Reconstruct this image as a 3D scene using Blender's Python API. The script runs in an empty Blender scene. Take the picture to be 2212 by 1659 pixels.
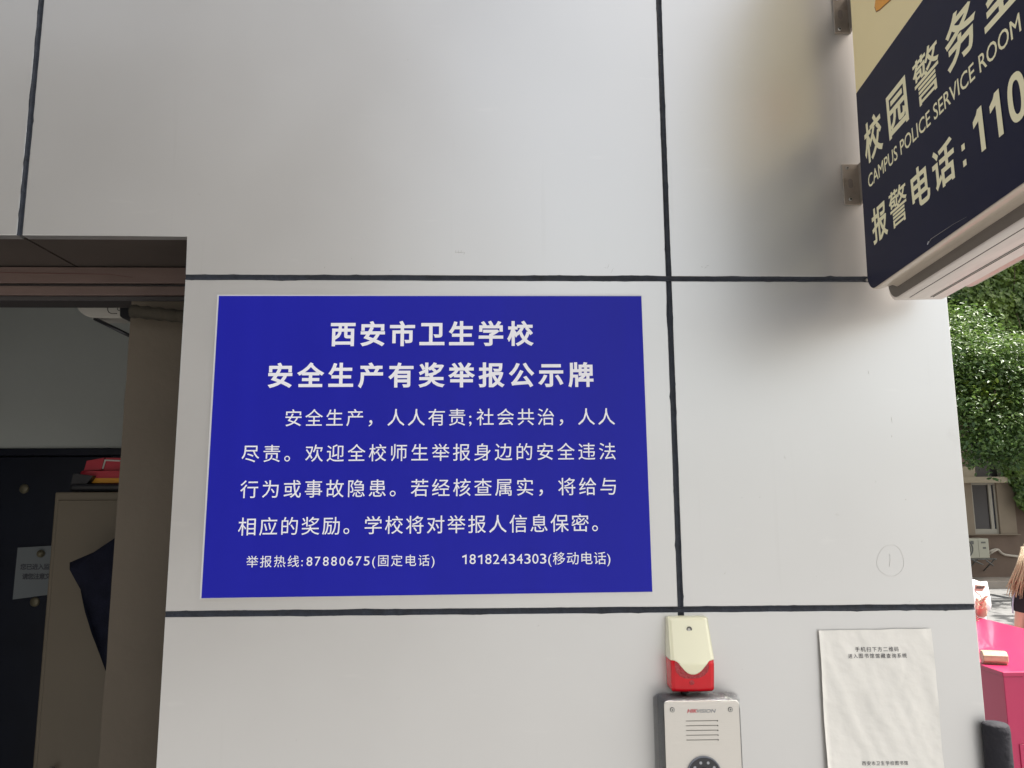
import bpy, bmesh, math, random
import numpy as np
from mathutils import Vector, Matrix, noise
from mathutils.geometry import tessellate_polygon
PI = math.pi
random.seed(7)
scene = bpy.context.scene
col = scene.collection

# ------------------------------------------------------------------ camera
CAM = Vector((0.5105, -1.3948, 1.95))
RT = Vector((0.99958692, -0.02833896, -0.00478483))
UP = Vector((5.90668537e-04, -0.146194282, 0.989255722))
FW = Vector((0.02873399, 0.98884991, 0.14611715))
FPX = 1638.84                       # focal length in the pixels of a 2212 px wide picture
cd = bpy.data.cameras.new('camera')
cam = bpy.data.objects.new('camera', cd)
col.objects.link(cam)
m = Matrix.Identity(4)
for i in range(3):
    m[i][0] = RT[i]; m[i][1] = UP[i]; m[i][2] = -FW[i]; m[i][3] = CAM[i]
cam.matrix_world = m
cd.sensor_fit = 'HORIZONTAL'
cd.sensor_width = 36.0
cd.lens = 36.0 * FPX / 2212.0
cd.clip_start = 0.05
cd.clip_end = 500
scene.camera = cam

# ------------------------------------------------------------------ light
SUN_DIR = Vector((0.52, 0.045, 0.85)).normalized()       # towards the sun
elev = math.asin(SUN_DIR.z)
azim = math.atan2(SUN_DIR.x, SUN_DIR.y)
world = bpy.data.worlds.new('World')
scene.world = world
world.use_nodes = True
wn = world.node_tree
wn.nodes.clear()
sky = wn.nodes.new('ShaderNodeTexSky')
sky.sky_type = 'NISHITA'
sky.sun_disc = False
sky.sun_elevation = elev
sky.sun_rotation = azim
sky.dust_density = 3.5
sky.air_density = 1.0
bg = wn.nodes.new('ShaderNodeBackground')
bg.inputs['Strength'].default_value = 0.13
wo = wn.nodes.new('ShaderNodeOutputWorld')
hz = wn.nodes.new('ShaderNodeHueSaturation')            # hazy, milky summer sky
hz.inputs['Saturation'].default_value = 0.45
wm = wn.nodes.new('ShaderNodeVectorMath'); wm.operation = 'MULTIPLY'
wm.inputs[1].default_value = (1.04, 1.0, 0.92)
wn.links.new(sky.outputs[0], hz.inputs['Color'])
wn.links.new(hz.outputs[0], wm.inputs[0])
wn.links.new(wm.outputs[0], bg.inputs['Color'])
wn.links.new(bg.outputs[0], wo.inputs['Surface'])
sl = bpy.data.lights.new('sun', 'SUN')
sl.energy = 3.6
sl.angle = math.radians(0.53)
sl.color = (1.0, 0.965, 0.91)
so = bpy.data.objects.new('sun', sl)
col.objects.link(so)
so.rotation_euler = SUN_DIR.to_track_quat('Z', 'Y').to_euler()
so.location = (5, 5, 20)
scene.view_settings.view_transform = 'Standard'
scene.view_settings.look = 'None'
scene.view_settings.gamma = 1.0
scene.view_settings.exposure = 1.46
scene.view_settings.use_curve_mapping = False

# ------------------------------------------------------------------ helpers
def at(px, py, Y):
    """point on the plane y = Y seen along the ray of a place in the photograph (2212 px wide)"""
    d = FW + RT * ((px - 1106) / FPX) - UP * ((py - 829.5) / FPX)
    t = (Y - CAM.y) / d.y
    return CAM + d * t

def at_z(px, py, Z):
    d = FW + RT * ((px - 1106) / FPX) - UP * ((py - 829.5) / FPX)
    return CAM + d * ((Z - CAM.z) / d.z)

def tag(o, label=None, cat=None, group=None, kind=None):
    if label: o['label'] = label
    if cat: o['category'] = cat
    if group: o['group'] = group
    if kind: o['kind'] = kind
    return o

def thing(name, label, cat, loc=(0, 0, 0), group=None):
    o = bpy.data.objects.new(name, None)
    o.empty_display_size = 0.1
    o.location = loc
    col.objects.link(o)
    return tag(o, label, cat, group)

def link(name, me, m=None, parent=None, label=None):
    """me is in world coordinates; the object is parented keeping that place"""
    o = bpy.data.objects.new(name, me)
    col.objects.link(o)
    if m and not me.materials: me.materials.append(m)
    if parent is not None:
        o.parent = parent
        mw = Matrix.Identity(4)
        p = parent
        while p is not None:
            mw = p.matrix_basis @ mw if False else Matrix.Translation(p.location) @ mw
            p = p.parent
        o.location = -mw.translation
    if label: o['label'] = label
    return o

def from_bm(name, bm, m=None, parent=None, smooth=False, label=None):
    bmesh.ops.recalc_face_normals(bm, faces=bm.faces)
    me = bpy.data.meshes.new(name)
    bm.to_mesh(me); bm.free()
    if smooth:
        for p in me.polygons: p.use_smooth = True
    return link(name, me, m, parent, label)

def from_np(name, V, F, m=None, parent=None, smooth=False, label=None):
    me = bpy.data.meshes.new(name)
    me.from_pydata([tuple(v) for v in V], [], [tuple(int(i) for i in f) for f in F])
    me.update()
    if smooth:
        for p in me.polygons: p.use_smooth = True
    return link(name, me, m, parent, label)

def bm_box(bm, x0, x1, y0, y1, z0, z1, bev=0.0, seg=2):
    r = bmesh.ops.create_cube(bm, size=1)
    vs = r['verts']
    for v in vs:
        v.co = Vector((x0 + (v.co.x + .5) * (x1 - x0), y0 + (v.co.y + .5) * (y1 - y0), z0 + (v.co.z + .5) * (z1 - z0)))
    if bev:
        es = list({e for v in vs for e in v.link_edges})
        bmesh.ops.bevel(bm, geom=es, offset=bev, segments=seg, profile=.5, affect='EDGES')
    return vs

def box(name, x0, x1, y0, y1, z0, z1, m, parent=None, bev=0.0, seg=2, label=None, smooth=False):
    bm = bmesh.new()
    bm_box(bm, min(x0, x1), max(x0, x1), min(y0, y1), max(y0, y1), min(z0, z1), max(z0, z1), bev, seg)
    return from_bm(name, bm, m, parent, smooth, label)

def bm_tube(bm, pts, r, n=8, cap=True):
    pts = [Vector(p) for p in pts]
    rings = []
    for i, p in enumerate(pts):
        t = (pts[min(i + 1, len(pts) - 1)] - pts[max(i - 1, 0)]).normalized()
        a = t.orthogonal().normalized() if i == 0 else (prev - t * prev.dot(t)).normalized()
        prev = a
        b = t.cross(a)
        rr = r[i] if isinstance(r, (list, tuple)) else r
        rings.append([bm.verts.new(p + a * rr * math.cos(2 * PI * k / n) + b * rr * math.sin(2 * PI * k / n)) for k in range(n)])
    for i in range(len(rings) - 1):
        for k in range(n):
            bm.faces.new((rings[i][k], rings[i][(k + 1) % n], rings[i + 1][(k + 1) % n], rings[i + 1][k]))
    if cap:
        bm.faces.new(rings[0][::-1]); bm.faces.new(rings[-1])

def tube(name, pts, r, m, parent=None, n=8, label=None, smooth=True):
    bm = bmesh.new(); bm_tube(bm, pts, r, n)
    return from_bm(name, bm, m, parent, smooth, label)

def bm_prism(bm, pts, y0, y1):
    """polygon in x,z between y0 (front) and y1"""
    a = [bm.verts.new((p[0], y0, p[1])) for p in pts]
    b = [bm.verts.new((p[0], y1, p[1])) for p in pts]
    fa = bm.faces.new(a); fb = bm.faces.new(b[::-1])
    n = len(pts)
    for i in range(n):
        bm.faces.new((a[i], b[i], b[(i + 1) % n], a[(i + 1) % n]))
    return fa, a

def prism(name, pts, y0, y1, m, parent=None, bev=0.0, label=None):
    bm = bmesh.new()
    fa, a = bm_prism(bm, pts, y0, y1)
    if bev:
        bmesh.ops.bevel(bm, geom=[e for e in fa.edges], offset=bev, segments=2, profile=.5, affect='EDGES')
    return from_bm(name, bm, m, parent, False, label)

def rounded(x0, x1, z0, z1, r, n=6):
    pts = []
    for cx, cz, a0 in ((x1 - r, z1 - r, 0), (x0 + r, z1 - r, 90), (x0 + r, z0 + r, 180), (x1 - r, z0 + r, 270)):
        for k in range(n + 1):
            a = math.radians(a0 + 90 * k / n)
            pts.append((cx + r * math.cos(a), cz + r * math.sin(a)))
    return pts

# ------------------------------------------------------------------ materials
def mat(name, base, rough=.5, metal=0.0, spec=.5, var=0.0, vscale=4.0, vstretch=(1, 1, 1), bump=0.0, bscale=60.0,
        bstretch=(1, 1, 1), rvar=0.0, dirt=None, coat=0.0, trans=0.0, alpha=1.0):
    mt = bpy.data.materials.new(name)
    mt.use_nodes = True
    nt = mt.node_tree
    b = nt.nodes['Principled BSDF']
    b.inputs['Base Color'].default_value = (*base, 1)
    b.inputs['Roughness'].default_value = rough
    b.inputs['Metallic'].default_value = metal
    b.inputs['Specular IOR Level'].default_value = spec
    b.inputs['Coat Weight'].default_value = coat
    b.inputs['Transmission Weight'].default_value = trans
    b.inputs['Alpha'].default_value = alpha
    tc = nt.nodes.new('ShaderNodeTexCoord')
    def nz(scale, st, detail=4.0, rgh=.55):
        mp = nt.nodes.new('ShaderNodeMapping')
        mp.inputs['Scale'].default_value = st
        nt.links.new(tc.outputs['Object'], mp.inputs['Vector'])
        n = nt.nodes.new('ShaderNodeTexNoise')
        n.inputs['Scale'].default_value = scale
        n.inputs['Detail'].default_value = detail
        n.inputs['Roughness'].default_value = rgh
        nt.links.new(mp.outputs[0], n.inputs['Vector'])
        return n
    colr = None
    if var:
        n = nz(vscale, vstretch)
        r = nt.nodes.new('ShaderNodeMapRange')
        r.inputs['From Min'].default_value = .25; r.inputs['From Max'].default_value = .75
        r.inputs['To Min'].default_value = 1 - var; r.inputs['To Max'].default_value = 1 + var
        nt.links.new(n.outputs['Fac'], r.inputs['Value'])
        mx = nt.nodes.new('ShaderNodeVectorMath'); mx.operation = 'SCALE'
        mx.inputs[0].default_value = base
        nt.links.new(r.outputs[0], mx.inputs['Scale'])
        nt.links.new(mx.outputs[0], b.inputs['Base Color'])
        colr = mx.outputs[0]
        if rvar:
            r2 = nt.nodes.new('ShaderNodeMapRange')
            r2.inputs['From Min'].default_value = .3; r2.inputs['From Max'].default_value = .7
            r2.inputs['To Min'].default_value = rough - rvar; r2.inputs['To Max'].default_value = rough + rvar
            nt.links.new(n.outputs['Fac'], r2.inputs['Value'])
            nt.links.new(r2.outputs[0], b.inputs['Roughness'])
    if dirt:
        dc, dscale, dth, damt, dst = dirt
        n = nz(dscale, dst, 8.0, .65)
        r = nt.nodes.new('ShaderNodeMapRange')
        r.inputs['From Min'].default_value = dth; r.inputs['From Max'].default_value = dth + .12
        r.inputs['To Min'].default_value = 0; r.inputs['To Max'].default_value = damt
        nt.links.new(n.outputs['Fac'], r.inputs['Value'])
        mx = nt.nodes.new('ShaderNodeMix'); mx.data_type = 'RGBA'
        if colr: nt.links.new(colr, mx.inputs['A'])
        else: mx.inputs['A'].default_value = (*base, 1)
        mx.inputs['B'].default_value = (*dc, 1)
        nt.links.new(r.outputs[0], mx.inputs['Factor'])
        nt.links.new(mx.outputs['Result'], b.inputs['Base Color'])
    if bump:
        n = nz(bscale, bstretch, 3.0)
        bp = nt.nodes.new('ShaderNodeBump')
        bp.inputs['Strength'].default_value = bump
        bp.inputs['Distance'].default_value = .01
        nt.links.new(n.outputs['Fac'], bp.inputs['Height'])
        nt.links.new(bp.outputs[0], b.inputs['Normal'])
    return mt

M = {}
M['alu'] = mat('silver_cladding', (.655, .65, .64), .37, .80, .5, var=.035, vscale=1.6, rvar=.03, bump=.012, bscale=420,
               bstretch=(.12, 1, 1), dirt=((.42, .40, .37), 6.0, .66, .35, (1, 1, 1)))
def weather(mt):
    """faint unevenness of the sheet and dried drip streaks"""
    nt = mt.node_tree; b = nt.nodes['Principled BSDF']
    tc = nt.nodes.new('ShaderNodeTexCoord')
    def nz(scale, st, det):
        mp = nt.nodes.new('ShaderNodeMapping'); mp.inputs['Scale'].default_value = st
        nt.links.new(tc.outputs['Object'], mp.inputs['Vector'])
        n = nt.nodes.new('ShaderNodeTexNoise'); n.inputs['Scale'].default_value = scale; n.inputs['Detail'].default_value = det
        nt.links.new(mp.outputs[0], n.inputs['Vector']); return n
    old = b.inputs['Normal'].links[0].from_node
    n = nz(2.6, (1, 1, 1), 1.0)
    bp = nt.nodes.new('ShaderNodeBump'); bp.inputs['Strength'].default_value = .10; bp.inputs['Distance'].default_value = .05
    nt.links.new(n.outputs['Fac'], bp.inputs['Height']); nt.links.new(bp.outputs[0], old.inputs['Normal'])
    src = b.inputs['Base Color'].links[0].from_socket
    for scale, st, th, amt, colr in ((5.0, (9, 1, .35), .65, .10, (.40, .38, .34)), (85.0, (1, 1, 1), .735, .55, (.34, .32, .30)), (26.0, (.35, 1, 1.6), .67, .22, (.80, .79, .77))):
        n = nz(scale, st, 3.0)
        r = nt.nodes.new('ShaderNodeMapRange'); r.inputs['From Min'].default_value = th; r.inputs['From Max'].default_value = th + .12
        r.inputs['To Min'].default_value = 0; r.inputs['To Max'].default_value = amt
        nt.links.new(n.outputs['Fac'], r.inputs['Value'])
        mx = nt.nodes.new('ShaderNodeMix'); mx.data_type = 'RGBA'; mx.inputs['B'].default_value = (*colr, 1)
        nt.links.new(src, mx.inputs['A']); nt.links.new(r.outputs[0], mx.inputs['Factor'])
        src = mx.outputs['Result']
    nt.links.new(src, b.inputs['Base Color'])
weather(M['alu'])
M['side'] = mat('dimmed_side_wall', (.02, .022, .025), .15)  # unseen side wall, dark so that less sun bounces onto the cabinet
M['alu_edge'] = mat('cladding_edge', (.62, .60, .56), .5, .3)
M['sealant'] = mat('black_sealant', (.016, .020, .030), .55, 0, .4, var=.5, vscale=40, bump=.35, bscale=90)
M['backing'] = mat('dark_backing', (.03, .03, .035), .8)
M['soffit'] = mat('soffit_panel', (.085, .07, .06), .45, .3, var=.1)
M['rail'] = mat('brown_rail', (.12, .08, .068), .5, 0, var=.15, vscale=14, vstretch=(.4, 1, 3), bump=.2, bscale=30, dirt=((.20, .03, .02), 9, .62, .6, (.3, 1, 3)))
M['stain'] = mat('red_stain', (.10, .03, .025), .6)
M['gap_shade'] = mat('rail_gap_shade', (.035, .03, .03), .6)  # stands in for the shade in the groove and gap
M['pier'] = mat('brown_render', (.098, .080, .060), .85, 0, .3, var=.12, vscale=3, bump=.35, bscale=25, dirt=((.08, .06, .045), 5, .60, .45, (1, 1, .6)))
M['plaster'] = mat('grey_plaster', (.48, .50, .475), .85, 0, .3, var=.05, vscale=2, bump=.1, bscale=40)
M['room'] = mat('room_paint', (.30, .30, .28), .9, 0, .3)
M['black_door'] = mat('black_door', (.007, .009, .018), .5, 0, .5, var=.3, vscale=5)
M['brass'] = mat('dull_brass', (.16, .14, .09), .55, .4)
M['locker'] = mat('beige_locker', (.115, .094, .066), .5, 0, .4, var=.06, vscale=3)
M['navy_cloth'] = mat('navy_cloth', (.006, .007, .016), .9, 0, .2, var=.3, vscale=30, bump=.3, bscale=200)
M['redbox'] = mat('red_card', (.36, .015, .03), .45, var=.15, vscale=20)
M['yellow'] = mat('yellow_tin', (.68, .30, .02), .35)
M['blackpl'] = mat('black_plastic', (.015, .015, .018), .35)
M['whitepl'] = mat('white_plastic', (.42, .40, .36), .4)
M['paper'] = mat('paper', (.78, .76, .71), .75, 0, .3, var=.03, vscale=9, bump=.15, bscale=30)
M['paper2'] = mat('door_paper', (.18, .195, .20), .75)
M['ink'] = mat('ink', (.05, .05, .06), .6)
M['blue'] = mat('blue_board', (.009, .011, .35), .40, 0, .24, var=.07, vscale=3.0, vstretch=(3, 1, .35), rvar=.04, bump=.015, bscale=9)
M['foam'] = mat('board_edge', (.60, .60, .62), .6)
M['white_print'] = mat('white_print', (.86, .85, .90), .4)
M['navy'] = mat('navy_print', (.007, .008, .030), .42, 0, .18, var=.08, vscale=6)
M['cream'] = mat('cream_acrylic', (.88, .73, .40), .40, 0, .5, var=.04, vscale=3)
M['cream_print'] = mat('cream_print', (.88, .81, .52), .35)
M['orange'] = mat('orange_print', (.78, .33, .03), .4, var=.2, vscale=18)
M['orange_dark'] = mat('orange_outline', (.30, .12, .02), .4)
M['beige_edge'] = mat('beige_moulding', (.55, .47, .38), .28, 0, .5, var=.08, vscale=8, vstretch=(6, .6, 6), bump=.12, bscale=12)
M['signmetal'] = mat('sign_metal', (.74, .67, .61), .5, .1, .5, var=.1, vscale=14, vstretch=(3, .5, 3), bump=.12, bscale=12, dirt=((.38, .31, .27), 14, .62, .4, (3, .5, 3)))
M['sign_groove'] = mat('sign_groove', (.16, .14, .12), .5)
M['bracket'] = mat('bracket_steel', (.30, .26, .22), .5, .6, var=.2, vscale=20, dirt=((.14, .10, .07), 30, .55, .5, (1, 1, 1)))
M['dark'] = mat('dark_hole', (.012, .012, .012), .6)
M['ivory'] = mat('ivory_plastic', (.80, .77, .56), .12, 0, .5, coat=.5)
M['redlens'] = mat('red_lens', (.62, .003, .012), .16, 0, .4, coat=.15)
M['redlens_in'] = mat('red_lens_band', (.36, .004, .012), .10, 0, .5, coat=.6, bump=.6, bscale=160)
M['plate'] = mat('brushed_plate', (.66, .63, .58), .34, .55, .5, bump=.05, bscale=600, bstretch=(.05, 1, 1))
M['housing'] = mat('housing_grey', (.035, .035, .045), .35, .3)
M['screw'] = mat('screw_steel', (.50, .49, .46), .3, .9)
M['logo_red'] = mat('logo_red', (.48, .015, .04), .4)
M['logo_grey'] = mat('logo_grey', (.16, .17, .20), .4)
M['lensblack'] = mat('lens_black', (.012, .013, .018), .12, coat=.5)
M['led'] = mat('led_grey', (.35, .36, .38), .2)
M['crimson'] = mat('crimson_paint', (.50, .024, .10), .34, 0, .5, coat=.2, var=.07, vscale=3, bump=.02, bscale=14)
M['wood'] = mat('gold_wood', (.48, .39, .25), .35, 0, .5, var=.25, vscale=18, vstretch=(.4, 1, 2), dirt=((.16, .06, .02), 28, .60, .8, (1, 1, 1)))
M['rubber'] = mat('black_rubber', (.020, .019, .024), .75, 0, .3, var=.3, vscale=20, bump=.4, bscale=60, dirt=((.12, .12, .12), 22, .66, .5, (1, 1, .5)))
M['asphalt'] = mat('paving', (.185, .185, .185), .8, 0, .4, var=.22, vscale=.9, bump=.4, bscale=60)
M['slab'] = mat('paving_slab', (.20, .197, .19), .75, 0, .4, var=.15, vscale=3, bump=.3, bscale=40)
M['kerb'] = mat('kerb_stone', (.32, .28, .24), .8, var=.15, vscale=3, bump=.3, bscale=30)
M['facade'] = mat('facade_render', (.185, .135, .105), .9, 0, .3, var=.16, vscale=1.3, bump=.3, bscale=20, dirt=((.12, .09, .07), 1.6, .56, .5, (1, 1, .4)))
M['facade_light'] = mat('facade_surround', (.27, .22, .165), .9, 0, .3, var=.1, vscale=2)
M['ledge'] = mat('ledge', (.33, .28, .20), .85, var=.1, vscale=3)
M['glass_dark'] = mat('dark_pane', (.045, .040, .040), .12, 0, .5)
M['glass_navy'] = mat('navy_pane', (.012, .014, .03), .08, 0, .5)
M['frame'] = mat('window_frame', (.36, .33, .27), .5)
M['ac'] = mat('ac_casing', (.40, .39, .31), .45, var=.05)
M['ac_dark'] = mat('ac_grille', (.12, .12, .11), .5)
M['pipe'] = mat('lagged_pipe', (.50, .45, .38), .7)
M['trunk'] = mat('bark', (.10, .075, .05), .9, 0, .3, var=.3, vscale=8, bump=.8, bscale=18)
M['skin'] = mat('skin', (.58, .33, .24), .5, 0, .4, var=.04)
M['tee_white'] = mat('white_cotton', (.82, .82, .84), .85, 0, .3, bump=.25, bscale=14)
M['tee_black'] = mat('black_cotton', (.020, .016, .020), .85, 0, .3, bump=.25, bscale=14)
M['stripe'] = mat('grey_stripe', (.40, .42, .50), .85)
M['skirt'] = mat('dark_shorts', (.03, .03, .035), .85)
M['jeans'] = mat('blue_jeans', (.06, .09, .16), .85)
M['hair_blond'] = mat('light_brown_hair', (.42, .31, .19), .45, 0, .5, var=.4, vscale=60, vstretch=(3, 3, .1), bump=.8, bscale=90, bstretch=(3, 3, .1))
M['hair_dark'] = mat('dark_hair', (.03, .02, .015), .4, var=.3, vscale=60, vstretch=(3, 3, .1), bump=.6, bscale=90, bstretch=(3, 3, .1))
M['phone'] = mat('phone_case', (.55, .40, .30), .3)
M['phone_dark'] = mat('phone_lens', (.10, .08, .07), .2)
M['strap'] = mat('cream_strap', (.66, .62, .42), .5)
M['shoe'] = mat('shoe', (.6, .6, .6), .6)
M['eye'] = mat('eye', (.03, .02, .015), .2)
M['opp'] = mat('opposite_wall', (.27, .24, .205), .85, var=.12, vscale=.7)
M['pencil'] = mat('pencil_line', (.58, .56, .54), .7)
M['scuff'] = mat('scuff_mark', (.36, .34, .31), .7)

def leaf_mat(name, base, rough, hue=.4):
    mt = bpy.data.materials.new(name); mt.use_nodes = True
    nt = mt.node_tree; b = nt.nodes['Principled BSDF']
    at_ = nt.nodes.new('ShaderNodeAttribute'); at_.attribute_name = 'tint'
    mx = nt.nodes.new('ShaderNodeMix'); mx.data_type = 'RGBA'
    mx.inputs['A'].default_value = (base[0] * .55, base[1] * .6, base[2] * .7, 1)
    mx.inputs['B'].default_value = (base[0] * 1.9, base[1] * 1.55, base[2] * 1.0, 1)
    nt.links.new(at_.outputs['Fac'], mx.inputs['Factor'])
    nt.links.new(mx.outputs['Result'], b.inputs['Base Color'])
    b.inputs['Roughness'].default_value = rough
    tr = nt.nodes.new('ShaderNodeBsdfTranslucent')
    nt.links.new(mx.outputs['Result'], tr.inputs['Color'])
    ms = nt.nodes.new('ShaderNodeMixShader'); ms.inputs[0].default_value = .38
    nt.links.new(b.outputs[0], ms.inputs[1]); nt.links.new(tr.outputs[0], ms.inputs[2])
    nt.links.new(ms.outputs[0], nt.nodes['Material Output'].inputs['Surface'])
    return mt
M['ivy'] = leaf_mat('ivy_leaf', (.12, .21, .06), .45)
M['leaf'] = leaf_mat('tree_leaf', (.098, .185, .058), .40)
M['leaf_young'] = leaf_mat('young_leaf', (.09, .15, .02), .35)

def film_mat():
    mt = bpy.data.materials.new('clear_film'); mt.use_nodes = True
    nt = mt.node_tree; nt.nodes.clear()
    o = nt.nodes.new('ShaderNodeOutputMaterial')
    g = nt.nodes.new('ShaderNodeBsdfGlossy'); g.inputs['Roughness'].default_value = .12
    t = nt.nodes.new('ShaderNodeBsdfTransparent'); t.inputs['Color'].default_value = (.93, .93, .95, 1)
    fr = nt.nodes.new('ShaderNodeFresnel'); fr.inputs['IOR'].default_value = 1.45
    n = nt.nodes.new('ShaderNodeTexNoise'); n.inputs['Scale'].default_value = 55
    bp = nt.nodes.new('ShaderNodeBump'); bp.inputs['Strength'].default_value = .6; bp.inputs['Distance'].default_value = .01
    nt.links.new(n.outputs['Fac'], bp.inputs['Height'])
    nt.links.new(bp.outputs[0], g.inputs['Normal'])
    ma = nt.nodes.new('ShaderNodeMath'); ma.operation = 'ADD'; ma.inputs[1].default_value = .04; ma.use_clamp = True
    nt.links.new(fr.outputs[0], ma.inputs[0])
    mx = nt.nodes.new('ShaderNodeMixShader')
    nt.links.new(ma.outputs[0], mx.inputs[0]); nt.links.new(t.outputs[0], mx.inputs[1]); nt.links.new(g.outputs[0], mx.inputs[2])
    nt.links.new(mx.outputs[0], o.inputs['Surface'])
    return mt
M['film'] = film_mat()

# ------------------------------------------------------------------ lettering
GLYPHS = {}
def one_poly(w):
    """a plain figure one: stem with a flag, cap height 1, advance about .55"""
    c = .34
    return [[(c, 0), (c + w, 0), (c + w, 1), (c, .93)], [(c, .93), (c, .74), (.10, .66), (.10, .80)], [(c, .93), (.10, .80), (.24, .86), (c + w * .35, 1), (c + w, 1)]]
def glyph(ch, bold):
    key = (ch, bold)
    if key not in GLYPHS:
        me, co = text_mesh(ch, 1.0, bold, 0.0)
        GLYPHS[key] = (co, [tuple(p.vertices) for p in me.polygons])
        bpy.data.meshes.remove(me)
    return GLYPHS[key]
def compose(body, extra, bold):
    """set a line character by character: full em for Chinese, narrower steps for figures"""
    pen = 0.0; V = []; F = []
    for ch in body:
        adv = 1.0 if ord(ch) > 255 else (.56 if ch.isdigit() else .36 if ch in '()' else .32)
        if ch == '1':
            vs = []; fs = []
            for poly in one_poly(.12)[:2]:
                fs.append(tuple(range(len(vs), len(vs) + len(poly)))); vs += [(x * .9, z * .72, 0) for x, z in poly]
            co = np.array(vs)
        else:
            co, fs = glyph(ch, bold)
            co = co.copy()
            if ch.isdigit():
                lo = co.min(0); hi = co.max(0)
                co[:, 0] = .045 + (co[:, 0] - lo[0]) / (hi[0] - lo[0]) * .47
                co[:, 1] = (co[:, 1] - lo[1]) / (hi[1] - lo[1]) * .73 - .005
        o = len(V)
        for c in co: V.append((c[0] + pen, c[1], c[2]))
        F += [tuple(o + i for i in f) for f in fs]
        pen += adv + extra
    me = bpy.data.meshes.new('lettering'); me.from_pydata(V, [], F); me.update()
    return me, np.array(V)
def text_mesh(body, space=1.0, bold=0.0, shear=0.0):
    cu = bpy.data.curves.new('lettering', 'FONT')
    cu.body = body
    cu.size = 1.0
    cu.space_character = space
    cu.bevel_depth = bold
    cu.bevel_resolution = 0
    cu.shear = shear
    cu.resolution_u = 3
    cu.fill_mode = 'FRONT'
    o = bpy.data.objects.new('lettering', cu)
    col.objects.link(o)
    bpy.context.view_layer.update()
    dg = bpy.context.evaluated_depsgraph_get()
    me = bpy.data.meshes.new_from_object(o.evaluated_get(dg))
    me.materials.clear()
    co = np.array([v.co[:] for v in me.vertices])
    bpy.data.objects.remove(o); bpy.data.curves.remove(cu)
    return me, co

def lettering(body, x0, x1, z0, z1, place, m, parent, em=None, bold=0.0, shear=0.0, label=None, loose=True, nrm=Vector((0, -1, 0))):
    """text fitted to the box x0..x1, z0..z1 of the plane that place(x, z) maps to the world.
    The letters keep their own width; the spacing is stretched to fill the line."""
    sp = 1.0
    if loose:
        w = []
        for s in (0.0, 0.4):
            me, co = compose(body, s, bold)
            w.append((np.ptp(co[:, 0]), np.ptp(co[:, 1])))
            bpy.data.meshes.remove(me)
        hgt = w[0][1]
        want = (x1 - x0) / ((z1 - z0) / hgt)
        slope = (w[1][0] - w[0][0]) / .4
        me, co = compose(body, max(-.2, (want - w[0][0]) / slope), bold)
    else:
        me, co = text_mesh(body, sp, bold, shear)
    lo = co.min(0); hi = co.max(0)
    for v in me.vertices:
        v.co = place(x0 + (v.co.x - lo[0]) / (hi[0] - lo[0]) * (x1 - x0), z0 + (v.co.y - lo[1]) / (hi[1] - lo[1]) * (z1 - z0)) + nrm * (v.co.z * .004)
    return link('lettering', me, m, parent, label)

# ================================================================== GROUND
def grid_sheet(name, x0, x1, y0, y1, z, m, kind):
    bm = bmesh.new()
    vs = [bm.verts.new(c) for c in ((x0, y0, z), (x1, y0, z), (x1, y1, z), (x0, y1, z))]
    bm.faces.new(vs)
    return tag(from_bm(name, bm, m), kind=kind)
grid_sheet('ground', -200, 200, -200, 200, -0.02, M['asphalt'], 'structure')
road = tag(bpy.data.objects.new('pavement', None), kind='structure'); col.objects.link(road)
# paving slabs of the yard: alike pieces share one mesh
slab_me = None
for j, yy in enumerate(np.arange(4.0, 15.2, .62)):
    for i, xx in enumerate(np.arange(4.2, 14.4, 1.22)):
        d = yy - CAM.y
        if not (1.02 * .62 * d < xx < .82 * d + 1.5): continue
        if slab_me is None:
            bm = bmesh.new(); bm_box(bm, -.6, .6, -.3, .3, -.05, 0, .006, 1)
            bmesh.ops.recalc_face_normals(bm, faces=bm.faces)
            slab_me = bpy.data.meshes.new('slab'); bm.to_mesh(slab_me); bm.free(); slab_me.materials.append(M['slab'])
        o = bpy.data.objects.new('slab', slab_me); col.objects.link(o); o.parent = road
        o.location = (xx + (.61 if j % 2 else 0), yy, .015 + random.uniform(-.002, .002))

# ================================================================== GUARDHOUSE
XC, XD, XE, XF = -0.3733, 0.8514, 1.3888, -0.0606
ZA, ZB, ZS, ZT = 2.3592, 1.7475, 2.4391, 3.75
H = .0045                                    # half a joint
gh = thing('guardhouse', 'silver metal clad guardhouse wall with black sealed joints and a dark doorway at its left', 'building', (0.6, 1.5, 0))
def panel(pts, name='cladding_panel', label=None):
    return prism(name, pts, 0.0, .022, M['alu'], gh, bev=.0012, label=label)
panel([(-2.2, ZS), (XC - H, ZS), (XC - H, ZT), (-2.2, ZT)])
panel([(XC + H, ZS), (XF, ZS), (XF, ZA + H), (XD - H, ZA + H), (XD - H, ZT), (XC + H, ZT)])
panel([(XD + H, ZA + H), (XE, ZA + H), (XE, ZT), (XD + H, ZT)])
panel([(XF, ZB + H), (XD - H, ZB + H), (XD - H, ZA - H), (XF, ZA - H)])
panel([(XD + H, ZB + H), (XE, ZB + H), (XE, ZA - H), (XD + H, ZA - H)])
panel([(XF, .12), (XD - H, .12), (XD - H, ZB - H), (XF, ZB - H)])
panel([(XD + H, .12), (XE, .12), (XE, ZB - H), (XD + H, ZB - H)])
panel([(-2.2, .12), (-1.25, .12), (-1.25, ZS - 2 * H), (-2.2, ZS - 2 * H)])
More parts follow.
